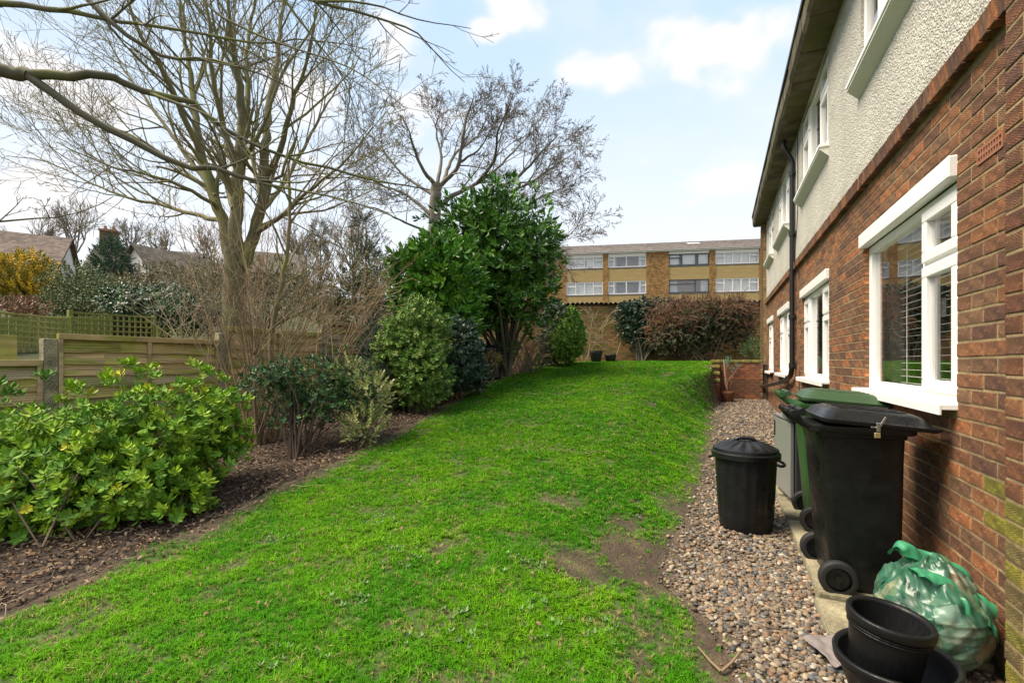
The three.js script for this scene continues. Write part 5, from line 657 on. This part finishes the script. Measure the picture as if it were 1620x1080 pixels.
// ---------------------------------------------------------------- shrubs
const LM = leafMat(0.5), glossy = leafMat(0.34, { specularIntensity: 0.8 }), soft = leafMat(0.6, { transmission: 0.2, thickness: 0 });
function shrub(name, label, blobs, bpx, sp, o, sg, m = LM, stemN = 14, stemR = 0.012, stemC = [0.09, 0.065, 0.04], category = 'shrub') {
  const b = base(...bpx), g = thing(name, label, category, b.toArray(), o.group), R = rng(o.seed), tb = new Tubes(); stems(tb, b, blobs, stemN, stemR, stemC, R, o.spread); tb.build('stems', M.bark, g);
  sp.forEach((s, i) => inst('foliage', s, m, scatter(blobs, R, { ...o, count: Math.round(o.count / sp.length) }), g)); return g;
}
const RS = rng(900);
const SP = {
  choisya: [0, 1, 2, 3].map(() => sprig(RS, { n: 11, L: 0.076, W: 0.032, stem: 0.035, t0: 1.75, t1: 0.95, bend: 0.8, fold: 0.2, wide: 0.62, seg: 4 })),
  laurel: [0, 1].map(() => sprig(RS, { n: 9, L: 0.135, W: 0.05, stem: 0.13, t0: 1.5, t1: 0.5, bend: 0.6, fold: 0.25, wide: 0.5, seg: 3 })),
  small: [0, 1].map(() => sprig(RS, { n: 14, L: 0.036, W: 0.019, stem: 0.11, t0: 1.25, t1: 0.4, bend: 0.3, seg: 2 })),
  privet: [0, 1].map(() => sprig(RS, { n: 14, L: 0.045, W: 0.024, stem: 0.14, t0: 1.2, t1: 0.4, bend: 0.4, seg: 2 })),
  box: [0, 1].map(() => sprig(RS, { n: 10, L: 0.05, W: 0.03, stem: 0.06, t0: 1.5, t1: 0.7, bend: 0.5, seg: 3 })),
  ivy: [0, 1].map(() => sprig(RS, { n: 9, L: 0.07, W: 0.06, stem: 0.09, t0: 1.5, t1: 0.9, bend: 0.3, wide: 0.4, seg: 2 })),
  needle: [0, 1].map(() => sprig(RS, { n: 16, L: 0.10, W: 0.018, stem: 0.26, t0: 0.95, t1: 0.3, bend: 0.2, seg: 2 })),
  far: [0, 1].map(() => sprig(RS, { n: 12, L: 0.11, W: 0.05, stem: 0.3, t0: 1.2, t1: 0.4, bend: 0.3, seg: 2 })),
};
{ // Mexican-orange type bush in the foreground: nearest sprigs are parts of their own
  const blobs = [[95, 745, 3.95, 115, 90, 0.5], [255, 695, 4.15, 105, 90, 0.5], [25, 800, 3.55, 95, 85, 0.42], [180, 775, 3.75, 130, 90, 0.45], [335, 680, 4.45, 48, 70, 0.35], [-60, 770, 3.7, 90, 110, 0.5], [30, 710, 4.2, 75, 45, 0.4], [270, 790, 3.75, 60, 60, 0.3]], b = base(170, 800, 4.05), g = thing('choisya_bush', 'bright green bush with fingered glossy leaves in front of the fence', 'shrub', b.toArray()), R = rng(404), tb = new Tubes();
  stems(tb, b, blobs, 110, 0.009, [0.10, 0.075, 0.045], R, 0.75); tb.build('stems', M.bark, g);
  const cols = [[0.22, 0.37, 0.025], [0.17, 0.32, 0.025], [0.29, 0.43, 0.03], [0.10, 0.22, 0.03], [0.14, 0.28, 0.035]], tipc = [[0.46, 0.47, 0.04], [0.30, 0.42, 0.05], [0.22, 0.38, 0.05]];
  const l = scatter(blobs, R, { count: 4000, cols, lump: 0.6, shell: 0.6, up: 0.55, out: 0.6, s: 0.74 }), d = (q) => q.p.x * FW.x + q.p.z * FW.z - 1.1 * (q.p.y - 0.6); l.forEach((q) => { if (q.p.y > 1.05 && R() < 0.45) q.c = tipc[Math.floor(R() * 3)].map((v) => v * (0.8 + 0.4 * R())); q.px = CX + F * (q.p.x * RT.x + q.p.z * RT.z) / (q.p.x * FW.x + q.p.z * FW.z); });
  // upright sprays above the crown
  for (const [px, py, t] of [[70, 590, 4.2], [100, 625, 4.1], [130, 612, 4.2], [160, 588, 4.25], [175, 595, 4.2], [205, 572, 4.4], [222, 578, 4.4], [110, 608, 4.15], [245, 580, 4.4], [310, 575, 4.5], [350, 590, 4.6], [325, 582, 4.5], [20, 615, 4.1], [0, 610, 4.0]]) for (let k = 0; k < 3; k++) { const p = P(px + (R() - 0.5) * 22, py + R() * 16, t); l.push({ p, px, m: orient(V((R() - 0.5) * 0.6, 1, (R() - 0.5) * 0.6).normalize(), R() * 6, 0.75 + 0.3 * R(), p), c: (px < 80 ? [0.07, 0.20, 0.05] : [0.26, 0.40, 0.05]).map((v) => v * (0.8 + 0.4 * R())) }); const s2 = new Tubes(); }
  l.sort((a, q) => (a.px < -10 ? 99 : d(a)) - (q.px < -10 ? 99 : d(q)));
  const pal = [...cols, ...tipc].map((c) => leafMat(0.52, { specularIntensity: 0.3, color: col(...c), transmission: 0.12, thickness: 0 }));
  l.slice(0, 300).forEach((q, i) => { const near = pal[[...cols, ...tipc].map((c, k) => [Math.abs(c[0] - q.c[0]) + Math.abs(c[1] - q.c[1]), k]).sort((x, y) => x[0] - y[0])[0][1]]; const me = new THREE.Mesh(SP.choisya[i & 3], near); me.name = 'leaf_sprig'; me.castShadow = me.receiveShadow = true; q.m.decompose(me.position, me.quaternion, me.scale); me.position.sub(b); g.add(me); });
  const rest = l.slice(300); for (let k = 0; k < 4; k++) inst('foliage', SP.choisya[k], leafMat(0.52, { specularIntensity: 0.3, transmission: 0.12, thickness: 0 }), rest.filter((_, i) => (i & 3) === k), g);
}
shrub('small_leaved_shrub', 'dark open shrub with small leaves and bare lower stems', [[440, 598, 5.6, 52, 34, 0.4], [535, 600, 5.9, 58, 40, 0.42], [490, 640, 5.7, 60, 34, 0.4], [560, 640, 5.8, 36, 40, 0.3]], [470, 730, 5.35], SP.box, { seed: 1, s: 0.75, mess: 1.2, count: 1100, cols: [[0.045, 0.11, 0.04], [0.065, 0.14, 0.045], [0.07, 0.12, 0.06], [0.10, 0.17, 0.05]], lump: 0.95, shell: 0.9, spread: 0.14 }, 0, LM, 26, 0.015, [0.07, 0.045, 0.032]);
shrub('variegated_shrub', 'small cream edged variegated shrub at the foot of the hedge', [[588, 625, 5.75, 22, 26, 0.22], [578, 672, 5.6, 28, 22, 0.22], [555, 590, 5.9, 25, 12, 0.2]], [582, 705, 5.6], SP.privet, { seed: 2, count: 300, cols: [[0.55, 0.52, 0.26], [0.42, 0.42, 0.18], [0.30, 0.34, 0.12], [0.14, 0.20, 0.06]], s: 0.8, spread: 0.08 }, 0, LM, 10, 0.006);
shrub('clipped_shrub', 'dense yellow green rounded shrub in the middle of the border', [[658, 545, 7.7, 50, 68, 0.5], [668, 590, 7.5, 42, 52, 0.42], [630, 575, 7.8, 34, 60, 0.4]], [655, 640, 7.6], SP.box, { seed: 3, count: 3600, cols: [[0.14, 0.25, 0.045], [0.19, 0.31, 0.06], [0.10, 0.20, 0.04], [0.25, 0.34, 0.09]], shell: 0.4, s: 0.9, up: 0.2, mess: 1.1, lump: 0.5 }, 0, LM, 16, 0.014);
shrub('dark_evergreen', 'dark blue green evergreen shrub beside the clipped shrub', [[725, 560, 8.6, 32, 52, 0.45], [742, 590, 8.7, 26, 30, 0.35], [700, 600, 8.3, 24, 24, 0.3]], [722, 620, 8.5], SP.ivy, { seed: 4, count: 700, cols: [[0.03, 0.065, 0.035], [0.045, 0.085, 0.05], [0.06, 0.10, 0.06]] }, 0, glossy, 12, 0.014);
shrub('dark_evergreen', 'dark evergreen shrub tucked between the fence and clipped shrub', [[600, 560, 8.3, 26, 56, 0.4], [610, 610, 7.6, 26, 36, 0.35]], [604, 640, 7.9], SP.small, { seed: 5, count: 900, cols: [[0.04, 0.07, 0.04], [0.06, 0.09, 0.06], [0.09, 0.11, 0.09]] }, 0, LM, 12, 0.012);
shrub('laurel_bush', 'bright glossy laurel bush in front of the laurel tree', [[705, 445, 9.5, 58, 62, 0.75], [650, 432, 9.7, 34, 34, 0.5], [720, 505, 9.4, 38, 40, 0.6], [690, 410, 9.7, 44, 34, 0.6], [655, 475, 9.5, 30, 28, 0.45]], [705, 600, 9.4], SP.laurel, { seed: 6, count: 1250, cols: [[0.08, 0.22, 0.02], [0.11, 0.28, 0.025], [0.06, 0.17, 0.02], [0.16, 0.33, 0.03]], s: 1.0, shell: 0.6, up: 0.35, mess: 1.1 }, 0, glossy, 26, 0.03);
shrub('laurel_tree', 'tall dark glossy laurel tree standing above the border', [[785, 395, 11.2, 78, 85, 1.2], [735, 355, 11.4, 50, 38, 0.9], [835, 455, 11.3, 45, 58, 0.9], [842, 385, 11.4, 38, 42, 0.8], [780, 330, 11.4, 46, 34, 0.8], [780, 470, 11.1, 50, 45, 0.9], [745, 490, 10.8, 26, 44, 0.6], [760, 430, 10.9, 40, 60, 0.7]], [800, 590, 11.3], SP.laurel, { seed: 7, count: 2300, cols: [[0.055, 0.14, 0.022], [0.08, 0.20, 0.028], [0.11, 0.26, 0.03], [0.045, 0.115, 0.022]], s: 1.05, shell: 0.7, up: 0.3, mess: 1.2, lump: 0.75 }, 0, glossy, 34, 0.05, [0.08, 0.07, 0.05], 'tree');
shrub('round_shrub', 'rounded green shrub at the end of the border by the wall', [[903, 530, 12.8, 20, 36, 0.45], [893, 545, 12.6, 24, 26, 0.45]], [900, 572, 12.7], SP.box, { seed: 8, count: 1500, cols: [[0.13, 0.26, 0.03], [0.10, 0.21, 0.035], [0.20, 0.32, 0.06]], s: 1.2, up: 0.2, mess: 1.1 }, 0, LM, 10, 0.012);
shrub('ivy_shrub', 'dark ivy covered shrub leaning over the rounded green one', [[880, 515, 13.1, 22, 34, 0.4], [872, 550, 12.8, 18, 24, 0.3]], [876, 575, 12.9], SP.ivy, { seed: 9, count: 520, cols: [[0.05, 0.09, 0.05], [0.08, 0.13, 0.07], [0.13, 0.17, 0.10]] }, 0, LM, 10, 0.012);
shrub('wall_ivy', 'dark ivy climbing the middle of the garage wall', [[1015, 515, 14.45, 36, 42, 0.22], [1040, 490, 14.4, 32, 16, 0.2], [990, 500, 14.5, 14, 26, 0.15], [1065, 484, 14.4, 40, 9, 0.2]], [1015, 570, 14.4], SP.ivy, { seed: 10, count: 1500, cols: [[0.022, 0.05, 0.03], [0.035, 0.07, 0.04], [0.05, 0.09, 0.05]], shell: 0.9, up: 0.1, s: 0.9 }, 0, glossy, 22, 0.02, [0.22, 0.19, 0.15], 'climber');
{ // brown tangled climber mound
  const blobs = [[1110, 520, 13.7, 72, 42, 0.6], [1070, 540, 13.5, 44, 28, 0.5], [1150, 515, 13.8, 40, 40, 0.5]], top = [[1110, 492, 13.8, 82, 24, 0.6], [1060, 515, 13.7, 40, 36, 0.5], [1165, 500, 13.9, 34, 30, 0.5]], b = base(1110, 570, 13.7), g = thing('tangled_climber', 'brown tangled climber heaped against the garage wall', 'climber', b.toArray()), R = rng(55), tb = new Tubes();
  inst('foliage', SP.ivy[0], LM, scatter(blobs, R, { count: 1150, cols: [[0.04, 0.06, 0.025], [0.06, 0.08, 0.035], [0.07, 0.075, 0.04], [0.05, 0.04, 0.03]], s: 0.8, shell: 0.9 }), g); inst('foliage', SP.small[0], LM, scatter(top, R, { count: 2400, cols: [[0.24, 0.11, 0.06], [0.18, 0.09, 0.055], [0.17, 0.12, 0.055], [0.12, 0.10, 0.045], [0.13, 0.07, 0.045]], shell: 0.9 }), g);
  for (let i = 0; i < 420; i++) { const { p, n } = inBlob(top[i % 3], R, { shell: 0.5 }), pts = [p.clone()], q = p.clone(), d = V((R() - 0.5), 0.35 + R() * 0.3, (R() - 0.5)).add(n.clone().multiplyScalar(0.5)).normalize(); for (let k = 0; k < 6; k++) { d.y -= 0.22; d.x += (R() - 0.5) * 0.5; d.z += (R() - 0.5) * 0.5; d.normalize(); q.addScaledVector(d, 0.06 + R() * 0.05); pts.push(q.clone()); } tb.add(pts, pts.map((_, k) => 0.007 - k * 0.0007), 3, [[0.22, 0.12, 0.07], [0.25, 0.17, 0.11], [0.16, 0.085, 0.06]][i % 3]); }
  stems(tb, b, top, 26, 0.018, [0.25, 0.2, 0.14], R, 0.4); tb.build('stems', M.bark, g);
}
{ // leafless climber stems on the left of the wall and behind the pots
  const R = rng(57), b = base(930, 572, 14.2), g = thing('bare_climber', 'leafless climber stems spread over the bare part of the garage wall', 'climber', b.toArray()), tb = new Tubes(), op = { seg: 0.14, wob: 0.5, up: 0.01, rmin: 0.005, ang: 0.6, lr: 0.5, kids: [3, 3], col: [0.28, 0.22, 0.13], moss: 0.2, max: 0.7 };
  for (const [x, dx] of [[922, -10], [925, 25], [945, -20], [972, 15], [975, -30], [930, 5]]) limb(tb, [[x, 572, 14.35], [x + dx * 0.6, 545, 14.4], [x + dx, 520, 14.45], [x + dx * 1.8, 492, 14.5]], 0.016, 0.006, op, R, true, 0.2); tb.build('stems', M.bark, g);
}
// twiggy leafless shrubs in the border
function twiggy(name, label, bpx, n, reach, o) {
  const R = rng(o.seed), b = base(...bpx), g = thing(name, label, 'shrub', b.toArray()), tb = new Tubes();
  for (let i = 0; i < n; i++) { const a = b.clone().add(V((R() - 0.5) * o.sp, 0, (R() - 0.5) * o.sp)); a.y = gnd(a.x, a.z) - 0.03; const [px, py, t] = reach(R), e = P(px, py, t), m = a.clone().lerp(e, 0.5); m.y += o.arch * (0.5 + R()); m.x += (R() - 0.5) * 0.3; m.z += (R() - 0.5) * 0.3; limb(tb, [a, m, e], o.r * (0.5 + 0.8 * R()), 0.003, { seg: 0.12, wob: 0.32, up: o.up ?? 0.02, rmin: 0.0022, ang: 0.55, lr: 0.42, lift: 0.05, kids: [o.k ?? 2.4, 2.2, 1], col: o.cols[i % o.cols.length], moss: 0.15, max: 0.8 }, R, true, 0.3); }
  tb.build('stems', M.bark, g); return g;
}
twiggy('twiggy_shrub', 'large leafless shrub of arching tan stems before the fence', [412, 690, 6.1], 48, (R) => [lerp(270, 610, R()), lerp(300, 520, R()), lerp(5.6, 6.8, R())], { seed: 1, sp: 0.35, arch: 0.25, r: 0.011, k: 2.0, cols: [[0.24, 0.18, 0.10], [0.30, 0.22, 0.12], [0.17, 0.13, 0.08], [0.27, 0.17, 0.10]] });
twiggy('twiggy_shrub', 'leafless shrub with upright brown stems beside the dark evergreen', [515, 640, 7.4], 17, (R) => [lerp(460, 650, R()), lerp(370, 530, R()), lerp(7, 8.2, R())], { seed: 2, sp: 0.5, arch: 0.15, r: 0.013, k: 1.6, cols: [[0.20, 0.14, 0.09], [0.26, 0.19, 0.11], [0.24, 0.15, 0.09]] });
twiggy('twiggy_shrub', 'low brown leafless shrub between the compost bin and round shrub', [832, 582, 11.8], 50, (R) => [lerp(785, 880, R()), lerp(500, 560, R()), lerp(11.3, 12.3, R())], { seed: 3, sp: 0.7, arch: 0.12, r: 0.01, up: 0, cols: [[0.19, 0.12, 0.08], [0.25, 0.16, 0.10], [0.14, 0.09, 0.07]] });
twiggy('twiggy_shrub', 'thicket of thin stems growing beyond the timber fence', [310, 560, 9.2], 26, (R) => [lerp(170, 470, R()), lerp(390, 500, R()), lerp(8.4, 11, R())], { seed: 4, sp: 2.6, arch: 0.15, r: 0.009, k: 1.6, cols: [[0.25, 0.20, 0.12], [0.30, 0.24, 0.15]] });
{ // straight sapling with the crossing stems
  const R = rng(61), b = base(440, 680, 6.4), g = thing('sapling', 'slender upright sapling with greenish bark in the twiggy shrub', 'tree', b.toArray()), tb = new Tubes(), t = 6.4, op = { seg: 0.15, wob: 0.3, up: 0.03, rmin: 0.0025, ang: 0.7, lr: 0.5, kids: [1.6, 3, 2], col: [0.16, 0.13, 0.07], moss: 0.5, max: 0.9 };
  limb(tb, [b, P(428, 560, t), P(432, 512, t), P(446, 450, t), P(452, 407, t), P(458, 354, t), P(459, 312, t), P(455, 255, t)], 0.042, 0.018, op, R, true, 0.4); limb(tb, [[447, 450, t], [410, 425, t - 0.1], [380, 400, t - 0.2], [345, 372, t - 0.3]], 0.012, 0.005, op, R); limb(tb, [[447, 448, t], [475, 435, t], [497, 420, t], [503, 395, t]], 0.014, 0.005, op, R); limb(tb, [[446, 470, t], [480, 467, t + 0.1], [500, 450, t + 0.2], [504, 420, t + 0.2]], 0.011, 0.004, op, R); limb(tb, [[437, 512, t], [465, 500, t], [500, 482, t]], 0.03, 0.02, op, R, false); limb(tb, [[400, 560, t - 0.3], [420, 530, t - 0.2], [465, 490, t - 0.1]], 0.02, 0.012, op, R, false);
  tb.build('stems', M.bark, g);
}
// ---------------------------------------------------------------- planting in the gardens beyond
const G = 'shrubs in the gardens beyond the fence';
shrub('golden_conifer', 'golden yellow conifer on the slope before the white house', [[38, 440, 17, 38, 38, 0.9], [15, 455, 17, 34, 34, 0.9], [62, 462, 17, 30, 28, 0.8]], [40, 490, 17], SP.far, { seed: 20, s: 0.75, count: 2000, cols: [[0.60, 0.40, 0.02], [0.50, 0.36, 0.03], [0.34, 0.28, 0.03], [0.20, 0.19, 0.03]], up: 0.9, group: G }, 0, LM, 6, 0.04);
shrub('olive_shrub', 'grey green olive coloured shrub right of the golden conifer', [[125, 455, 15, 46, 34, 0.9], [165, 475, 14.5, 50, 30, 0.9], [95, 488, 14, 40, 16, 0.6]], [125, 500, 14.8], SP.far, { seed: 21, count: 900, cols: [[0.12, 0.16, 0.06], [0.15, 0.18, 0.08], [0.09, 0.12, 0.05]], s: 0.7, shell: 0.9, group: G }, 0, LM, 14, 0.03);
shrub('conifer', 'blue green spire conifer in front of the chimney house', [[176, 440, 18, 26, 22, 0.7], [176, 415, 18, 18, 22, 0.5], [176, 395, 18, 9, 16, 0.3]], [176, 480, 18], SP.needle, { seed: 22, count: 800, cols: [[0.05, 0.10, 0.05], [0.07, 0.13, 0.07], [0.04, 0.08, 0.045]], group: G }, 0, LM, 5, 0.05, [0.09, 0.065, 0.04], 'tree');
shrub('dark_hedge', 'dense dark evergreen behind the trellis end', [[255, 488, 12.4, 62, 28, 0.8], [300, 500, 12, 50, 26, 0.7], [210, 480, 13, 40, 26, 0.7]], [260, 525, 12.3], SP.ivy, { seed: 23, count: 1500, cols: [[0.035, 0.075, 0.03], [0.055, 0.11, 0.04], [0.08, 0.14, 0.05]], group: G }, 0, glossy, 16, 0.03);
shrub('mixed_thicket', 'straw coloured thicket below the white gabled house', [[240, 445, 19, 60, 26, 1.2], [310, 450, 18, 50, 34, 1.2], [200, 455, 17, 40, 20, 0.8]], [260, 490, 18.5], SP.far, { seed: 24, count: 1100, cols: [[0.20, 0.17, 0.08], [0.14, 0.14, 0.06], [0.24, 0.20, 0.10], [0.10, 0.11, 0.05]], s: 0.7, shell: 1, group: G }, 0, LM, 24, 0.03, [0.2, 0.16, 0.1]);
shrub('mixed_thicket', 'olive brown thicket behind the large tree trunk', [[420, 455, 15.5, 60, 45, 1.2], [350, 460, 16, 40, 50, 1.2], [480, 460, 15, 50, 40, 1]], [420, 520, 15.5], SP.far, { seed: 25, count: 1200, cols: [[0.15, 0.14, 0.06], [0.10, 0.12, 0.05], [0.19, 0.16, 0.08]], s: 0.65, shell: 1, group: G }, 0, LM, 26, 0.03, [0.2, 0.16, 0.1]);
shrub('mixed_thicket', 'brownish green thicket behind the far fence panels', [[560, 450, 13.5, 50, 48, 1], [600, 480, 12.5, 40, 40, 0.8], [530, 490, 13, 50, 30, 0.8]], [565, 530, 13], SP.far, { seed: 26, count: 1200, cols: [[0.13, 0.13, 0.055], [0.08, 0.11, 0.045], [0.18, 0.15, 0.08]], s: 0.6, shell: 1, group: G }, 0, LM, 24, 0.03, [0.2, 0.16, 0.1]);
shrub('tall_conifer', 'narrow dark conifer against the sky left of the laurel', [[503, 410, 24, 14, 26, 0.5], [505, 375, 24, 9, 26, 0.4]], [503, 470, 24], SP.needle, { seed: 27, count: 420, cols: [[0.05, 0.075, 0.04], [0.08, 0.09, 0.05]], group: G }, 0, LM, 4, 0.06, [0.09, 0.065, 0.04], 'tree');
shrub('tall_evergreen', 'loose dark evergreen tree rising left of the laurel bush', [[580, 400, 17, 26, 36, 0.8], [572, 350, 17, 14, 26, 0.5], [600, 440, 16.5, 26, 30, 0.7]], [585, 500, 17], SP.needle, { seed: 28, count: 520, cols: [[0.05, 0.085, 0.035], [0.08, 0.11, 0.05], [0.10, 0.11, 0.06]], shell: 1, lump: 0.8, group: G }, 0, LM, 8, 0.05, [0.13, 0.1, 0.06], 'tree');
shrub('rusty_shrub', 'low rusty brown shrub behind the near trellis', [[38, 488, 11, 24, 8, 0.4]], [38, 500, 11], SP.small, { seed: 29, count: 110, cols: [[0.26, 0.15, 0.09], [0.20, 0.12, 0.075]], s: 1.6, group: G }, 0, LM, 40, 0.01, [0.30, 0.15, 0.09]);
shrub('terrace_plant', 'tufted green plant beside the far brick pier', [[1192, 558, 13.1, 9, 13, 0.3]], [1192, 572, 13.1], SP.needle, { seed: 30, count: 60, cols: [[0.09, 0.15, 0.05], [0.13, 0.19, 0.07]], s: 0.9, up: 0.9 }, 0, LM, 4, 0.006, [0.09, 0.1, 0.04], 'plant');
shrub('trailing_plant', 'small blue green plant trailing over the low brick wall', [[1156, 577, 11.35, 7, 6, 0.12]], [1156, 577, 11.5], SP.small, { seed: 31, count: 26, cols: [[0.12, 0.24, 0.16], [0.16, 0.28, 0.18]], s: 0.9 }, 0, LM, 3, 0.004, [0.09, 0.1, 0.04], 'plant');
shrub('border_fern', 'orange brown fern clump in front of the compost bin', [[777, 572, 10.4, 12, 10, 0.18]], [777, 586, 10.4], SP.small, { seed: 32, count: 60, cols: [[0.38, 0.20, 0.06], [0.26, 0.20, 0.06], [0.2, 0.22, 0.06]] }, 0, LM, 5, 0.004, [0.2, 0.12, 0.06], 'plant');
shrub('border_plant', 'low green plant among dead stems in the far border', [[802, 552, 11.2, 14, 10, 0.25], [845, 578, 11.6, 14, 8, 0.25]], [802, 580, 11.2], SP.privet, { seed: 33, count: 130, cols: [[0.10, 0.16, 0.05], [0.07, 0.12, 0.05]] }, 0, LM, 6, 0.005, [0.1, 0.08, 0.05], 'plant');
// ---------------------------------------------------------------- leaf litter and fallen twigs on the border soil
{
  const R = rng(71), o = thing('leaf_litter', 'brown dead leaves and twigs strewn over the border soil', 'leaf litter', [0, 0, 0], null, 'stuff'); const lg = [0, 1].map((k) => leafGeo(0.055, 0.03, { seg: 3, bend: 0.9 + k * 0.5, fold: 0.5 }).rotateX(-1.4)), lists = [[], []], tb = new Tubes();
  for (let i = 0; i < 26000; i++) { const s = lerp(-0.2, 13.5, Math.pow(R(), 1.35)), l = XL(s), x = lerp(-6.5, l + 0.22, Math.pow(R(), 0.65)); if (x > l - 0.05 && R() > 0.15) continue; const c = [[0.17, 0.10, 0.055], [0.11, 0.07, 0.045], [0.24, 0.15, 0.085], [0.07, 0.05, 0.04], [0.30, 0.22, 0.14]][Math.floor(R() * 5)].map((v) => v * 0.8), k = 0.3 + 0.6 * R(); lists[i & 1].push({ m: new THREE.Matrix4().compose(V(x, gnd(x, -s) + 0.012 + 0.02 * R(), -s), new THREE.Quaternion().setFromEuler(new THREE.Euler((R() - 0.5) * 1.4, R() * 6.28, (R() - 0.5) * 1.4)), V(k, k, k)), c }); }
  for (let i = 0; i < 130; i++) { const s = lerp(0.8, 8, R()), x = lerp(XL(s), 0.3, R()); lists[0].push({ m: new THREE.Matrix4().compose(V(x, gnd(x, -s) + 0.04, -s), new THREE.Quaternion().setFromEuler(new THREE.Euler((R() - 0.5), R() * 6.28, (R() - 0.5))), V(0.6, 0.6, 0.6)), c: [0.2, 0.13, 0.07] }); }
  lists.forEach((l, k) => inst('dead_leaves', lg[k], leafMat(0.85), l, o));
  for (let i = 0; i < 900; i++) { const s = lerp(-0.2, 11, Math.pow(R(), 1.3)), x = R() < 0.12 ? lerp(-0.2, 0.45, R()) : lerp(-6.4, XL(s) + 0.1, Math.pow(R(), 0.6)), a = R() * 6.28, L = 0.06 + 0.24 * R() * R(), pts = []; let dx = Math.cos(a), dz = Math.sin(a), px = x, pz = -s; for (let k = 0; k < 4; k++) { pts.push(V(px, gnd(px, pz) + 0.02 + 0.02 * R(), pz)); px += dx * L / 3; pz += dz * L / 3; dx += (R() - 0.5) * 0.6; dz += (R() - 0.5) * 0.6; } tb.add(pts, [0.0025, 0.0025, 0.002, 0.0015], 3, [[0.25, 0.19, 0.12], [0.14, 0.10, 0.07], [0.33, 0.27, 0.18]][i % 3]); }
  tb.build('twigs', M.bark, o).userData.kind = 'stuff';
}
renderer.render(scene, camera);
